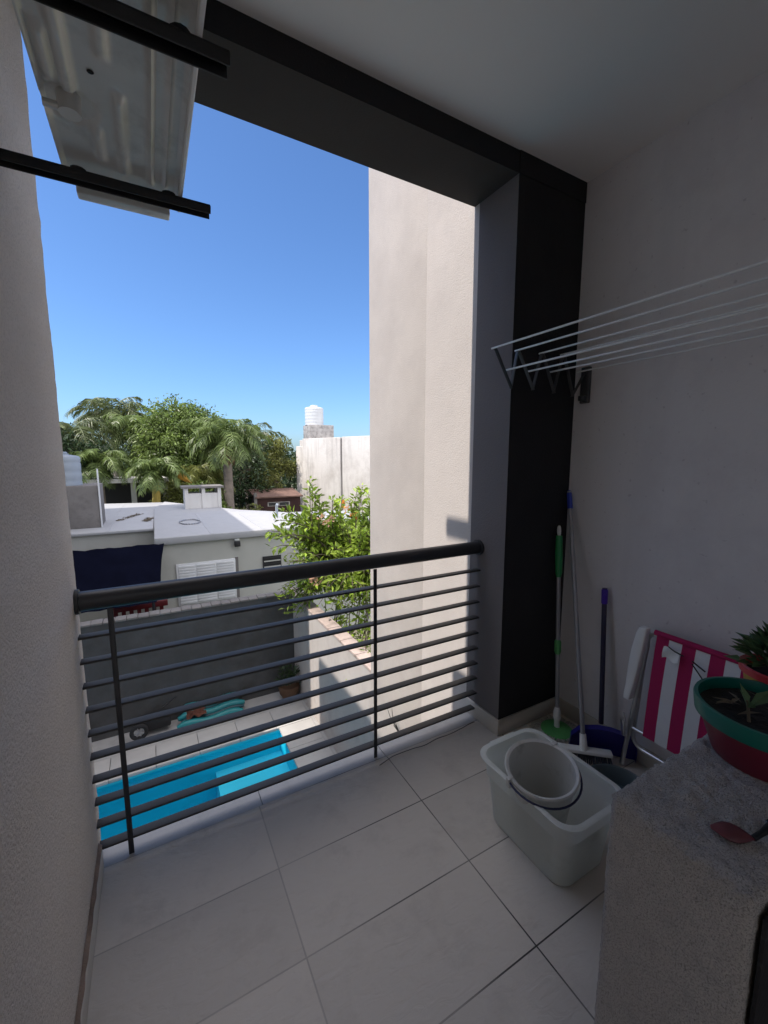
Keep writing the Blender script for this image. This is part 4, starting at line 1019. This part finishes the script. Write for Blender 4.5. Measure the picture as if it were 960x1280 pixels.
tree('green_shrub', 'light leafy shrub in front of the porch behind the roof', (.9, 18.9, GZ), 1.6, [((.75, 18.7, .1), .55), ((1.0, 18.8, -.5), .6), ((.5, 18.7, -.6), .5)], M['leafyel'], 1700, .16, .06, cat='shrub')
tree('green_shrub', 'dense mid green shrub between porch and rooftop hut', (1.7, 19.3, GZ), 1.6, [((1.65, 19.2, -.1), .6), ((1.5, 19.1, -.8), .7), ((2.2, 19.3, -.6), .6)], M['leaftree'], 2000, .17, .07, cat='shrub')
tree('low_bush', 'low light green bush at the foot of the stubbed palm', (3.6, 19.6, GZ), .9, [((3.5, 19.4, -1.25), .45), ((4.05, 19.5, -1.15), .45), ((2.55, 19.5, -1.1), .4)], M['leafyel'], 900, .15, .07, cat='bush')
fw = MB(); fw.loose = True      # far wood that closes the view behind the trees
for k in range(9000):
    x = rnd.uniform(-14, 16); y = rnd.uniform(36, 46); hmax = 1.9 + 1.5 * noise.noise(Vector((x * .25, y * .1, 0)))
    z = GZ + (hmax - GZ) * rnd.random() ** .6
    fw.leaf((x, y, z), rdir(), rdir(.6), .6, .34)
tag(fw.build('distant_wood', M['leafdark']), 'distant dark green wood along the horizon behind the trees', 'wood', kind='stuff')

# ------------------------------------------------------------------ light, sky, camera
FILL_TOP, FILL_BACK = 14.0, 9.0
w = bpy.data.worlds.new('World'); sc.world = w; w.use_nodes = True
nt = w.node_tree; bg = nt.nodes['Background']
sky = nt.nodes.new('ShaderNodeTexSky'); sky.sky_type = 'NISHITA'; sky.sun_disc = False
sky.sun_elevation = R(SUN_EL); sky.sun_rotation = R(270.5)
sky.air_density = 1.0; sky.dust_density = 1.0; sky.ozone_density = 7; sky.altitude = 50
tint = nt.nodes.new('ShaderNodeVectorMath'); tint.operation = 'MULTIPLY'; tint.inputs[1].default_value = (.84, 1.0, 1.17)
nt.links.new(sky.outputs[0], tint.inputs[0])
# added fill glow, out of view overhead and behind, to lighten the shade
tcw = nt.nodes.new('ShaderNodeTexCoord'); sxyz = nt.nodes.new('ShaderNodeSeparateXYZ'); nt.links.new(tcw.outputs['Generated'], sxyz.inputs[0])
def wr(src, a, c, sm=True):
    r = nt.nodes.new('ShaderNodeMapRange'); r.interpolation_type = 'SMOOTHSTEP'; r.inputs[1].default_value = a; r.inputs[2].default_value = c
    nt.links.new(src, r.inputs[0]); return r.outputs[0]
def wm(op, a, c):
    x = nt.nodes.new('ShaderNodeMath'); x.operation = op
    for i, q in enumerate((a, c)):
        if isinstance(q, (int, float)): x.inputs[i].default_value = q
        else: nt.links.new(q, x.inputs[i])
    return x.outputs[0]
cl = nt.nodes.new('ShaderNodeTexNoise'); cl.inputs['Scale'].default_value = 3; cl.inputs['Detail'].default_value = 6; nt.links.new(tcw.outputs['Generated'], cl.inputs['Vector'])
over = wm('MULTIPLY', wr(sxyz.outputs[2], .74, .92), FILL_TOP); back = wm('MULTIPLY', wr(wm('MULTIPLY', sxyz.outputs[1], -1), .05, .5), FILL_BACK)
mask = wm('MULTIPLY', wm('MAXIMUM', over, back), wr(cl.outputs[0], .2, .6))
mask = wm('MULTIPLY', mask, wr(sxyz.outputs[2], -.02, .05))
mixw = nt.nodes.new('ShaderNodeVectorMath'); mixw.operation = 'SCALE'; mixw.inputs[0].default_value = (1.12, 1.0, .84); nt.links.new(mask, mixw.inputs['Scale'])
addw = nt.nodes.new('ShaderNodeVectorMath'); addw.operation = 'ADD'; nt.links.new(tint.outputs[0], addw.inputs[0]); nt.links.new(mixw.outputs[0], addw.inputs[1])
nt.links.new(addw.outputs[0], bg.inputs[0]); bg.inputs[1].default_value = .185
sd_ = bpy.data.lights.new('Sun', 'SUN'); sd_.energy = 5.0; sd_.angle = R(.53); sd_.color = (1, .92, .83)
so = bpy.data.objects.new('Sun', sd_); COL.objects.link(so)
daz = R(.6)
sdir = Vector((-math.cos(R(SUN_EL)) * math.cos(daz), math.cos(R(SUN_EL)) * math.sin(daz), math.sin(R(SUN_EL))))
so.rotation_euler = (-sdir).to_track_quat('-Z', 'Y').to_euler(); so.location = sdir * 40
cd = bpy.data.cameras.new('Camera'); cam = bpy.data.objects.new('Camera', cd); COL.objects.link(cam)
cd.sensor_fit = 'VERTICAL'; cd.sensor_height = 36; cd.lens = 36 * 521 / 1280; cd.clip_start = .02; cd.clip_end = 2000
cam.location = (0, 0, 1.425); cam.rotation_euler = (R(90 - 7.54), 0, R(-29.06))
sc.camera = cam
for o in bpy.data.objects:
    if '_w' in o: del o['_w']
sc.view_settings.view_transform = 'Standard'; sc.view_settings.look = 'None'; sc.view_settings.exposure = 0; sc.view_settings.gamma = 1
sc.render.engine = 'CYCLES'; sc.cycles.use_denoising = True
sc.cycles.max_bounces = 12; sc.cycles.diffuse_bounces = 8; sc.cycles.transparent_max_bounces = 12
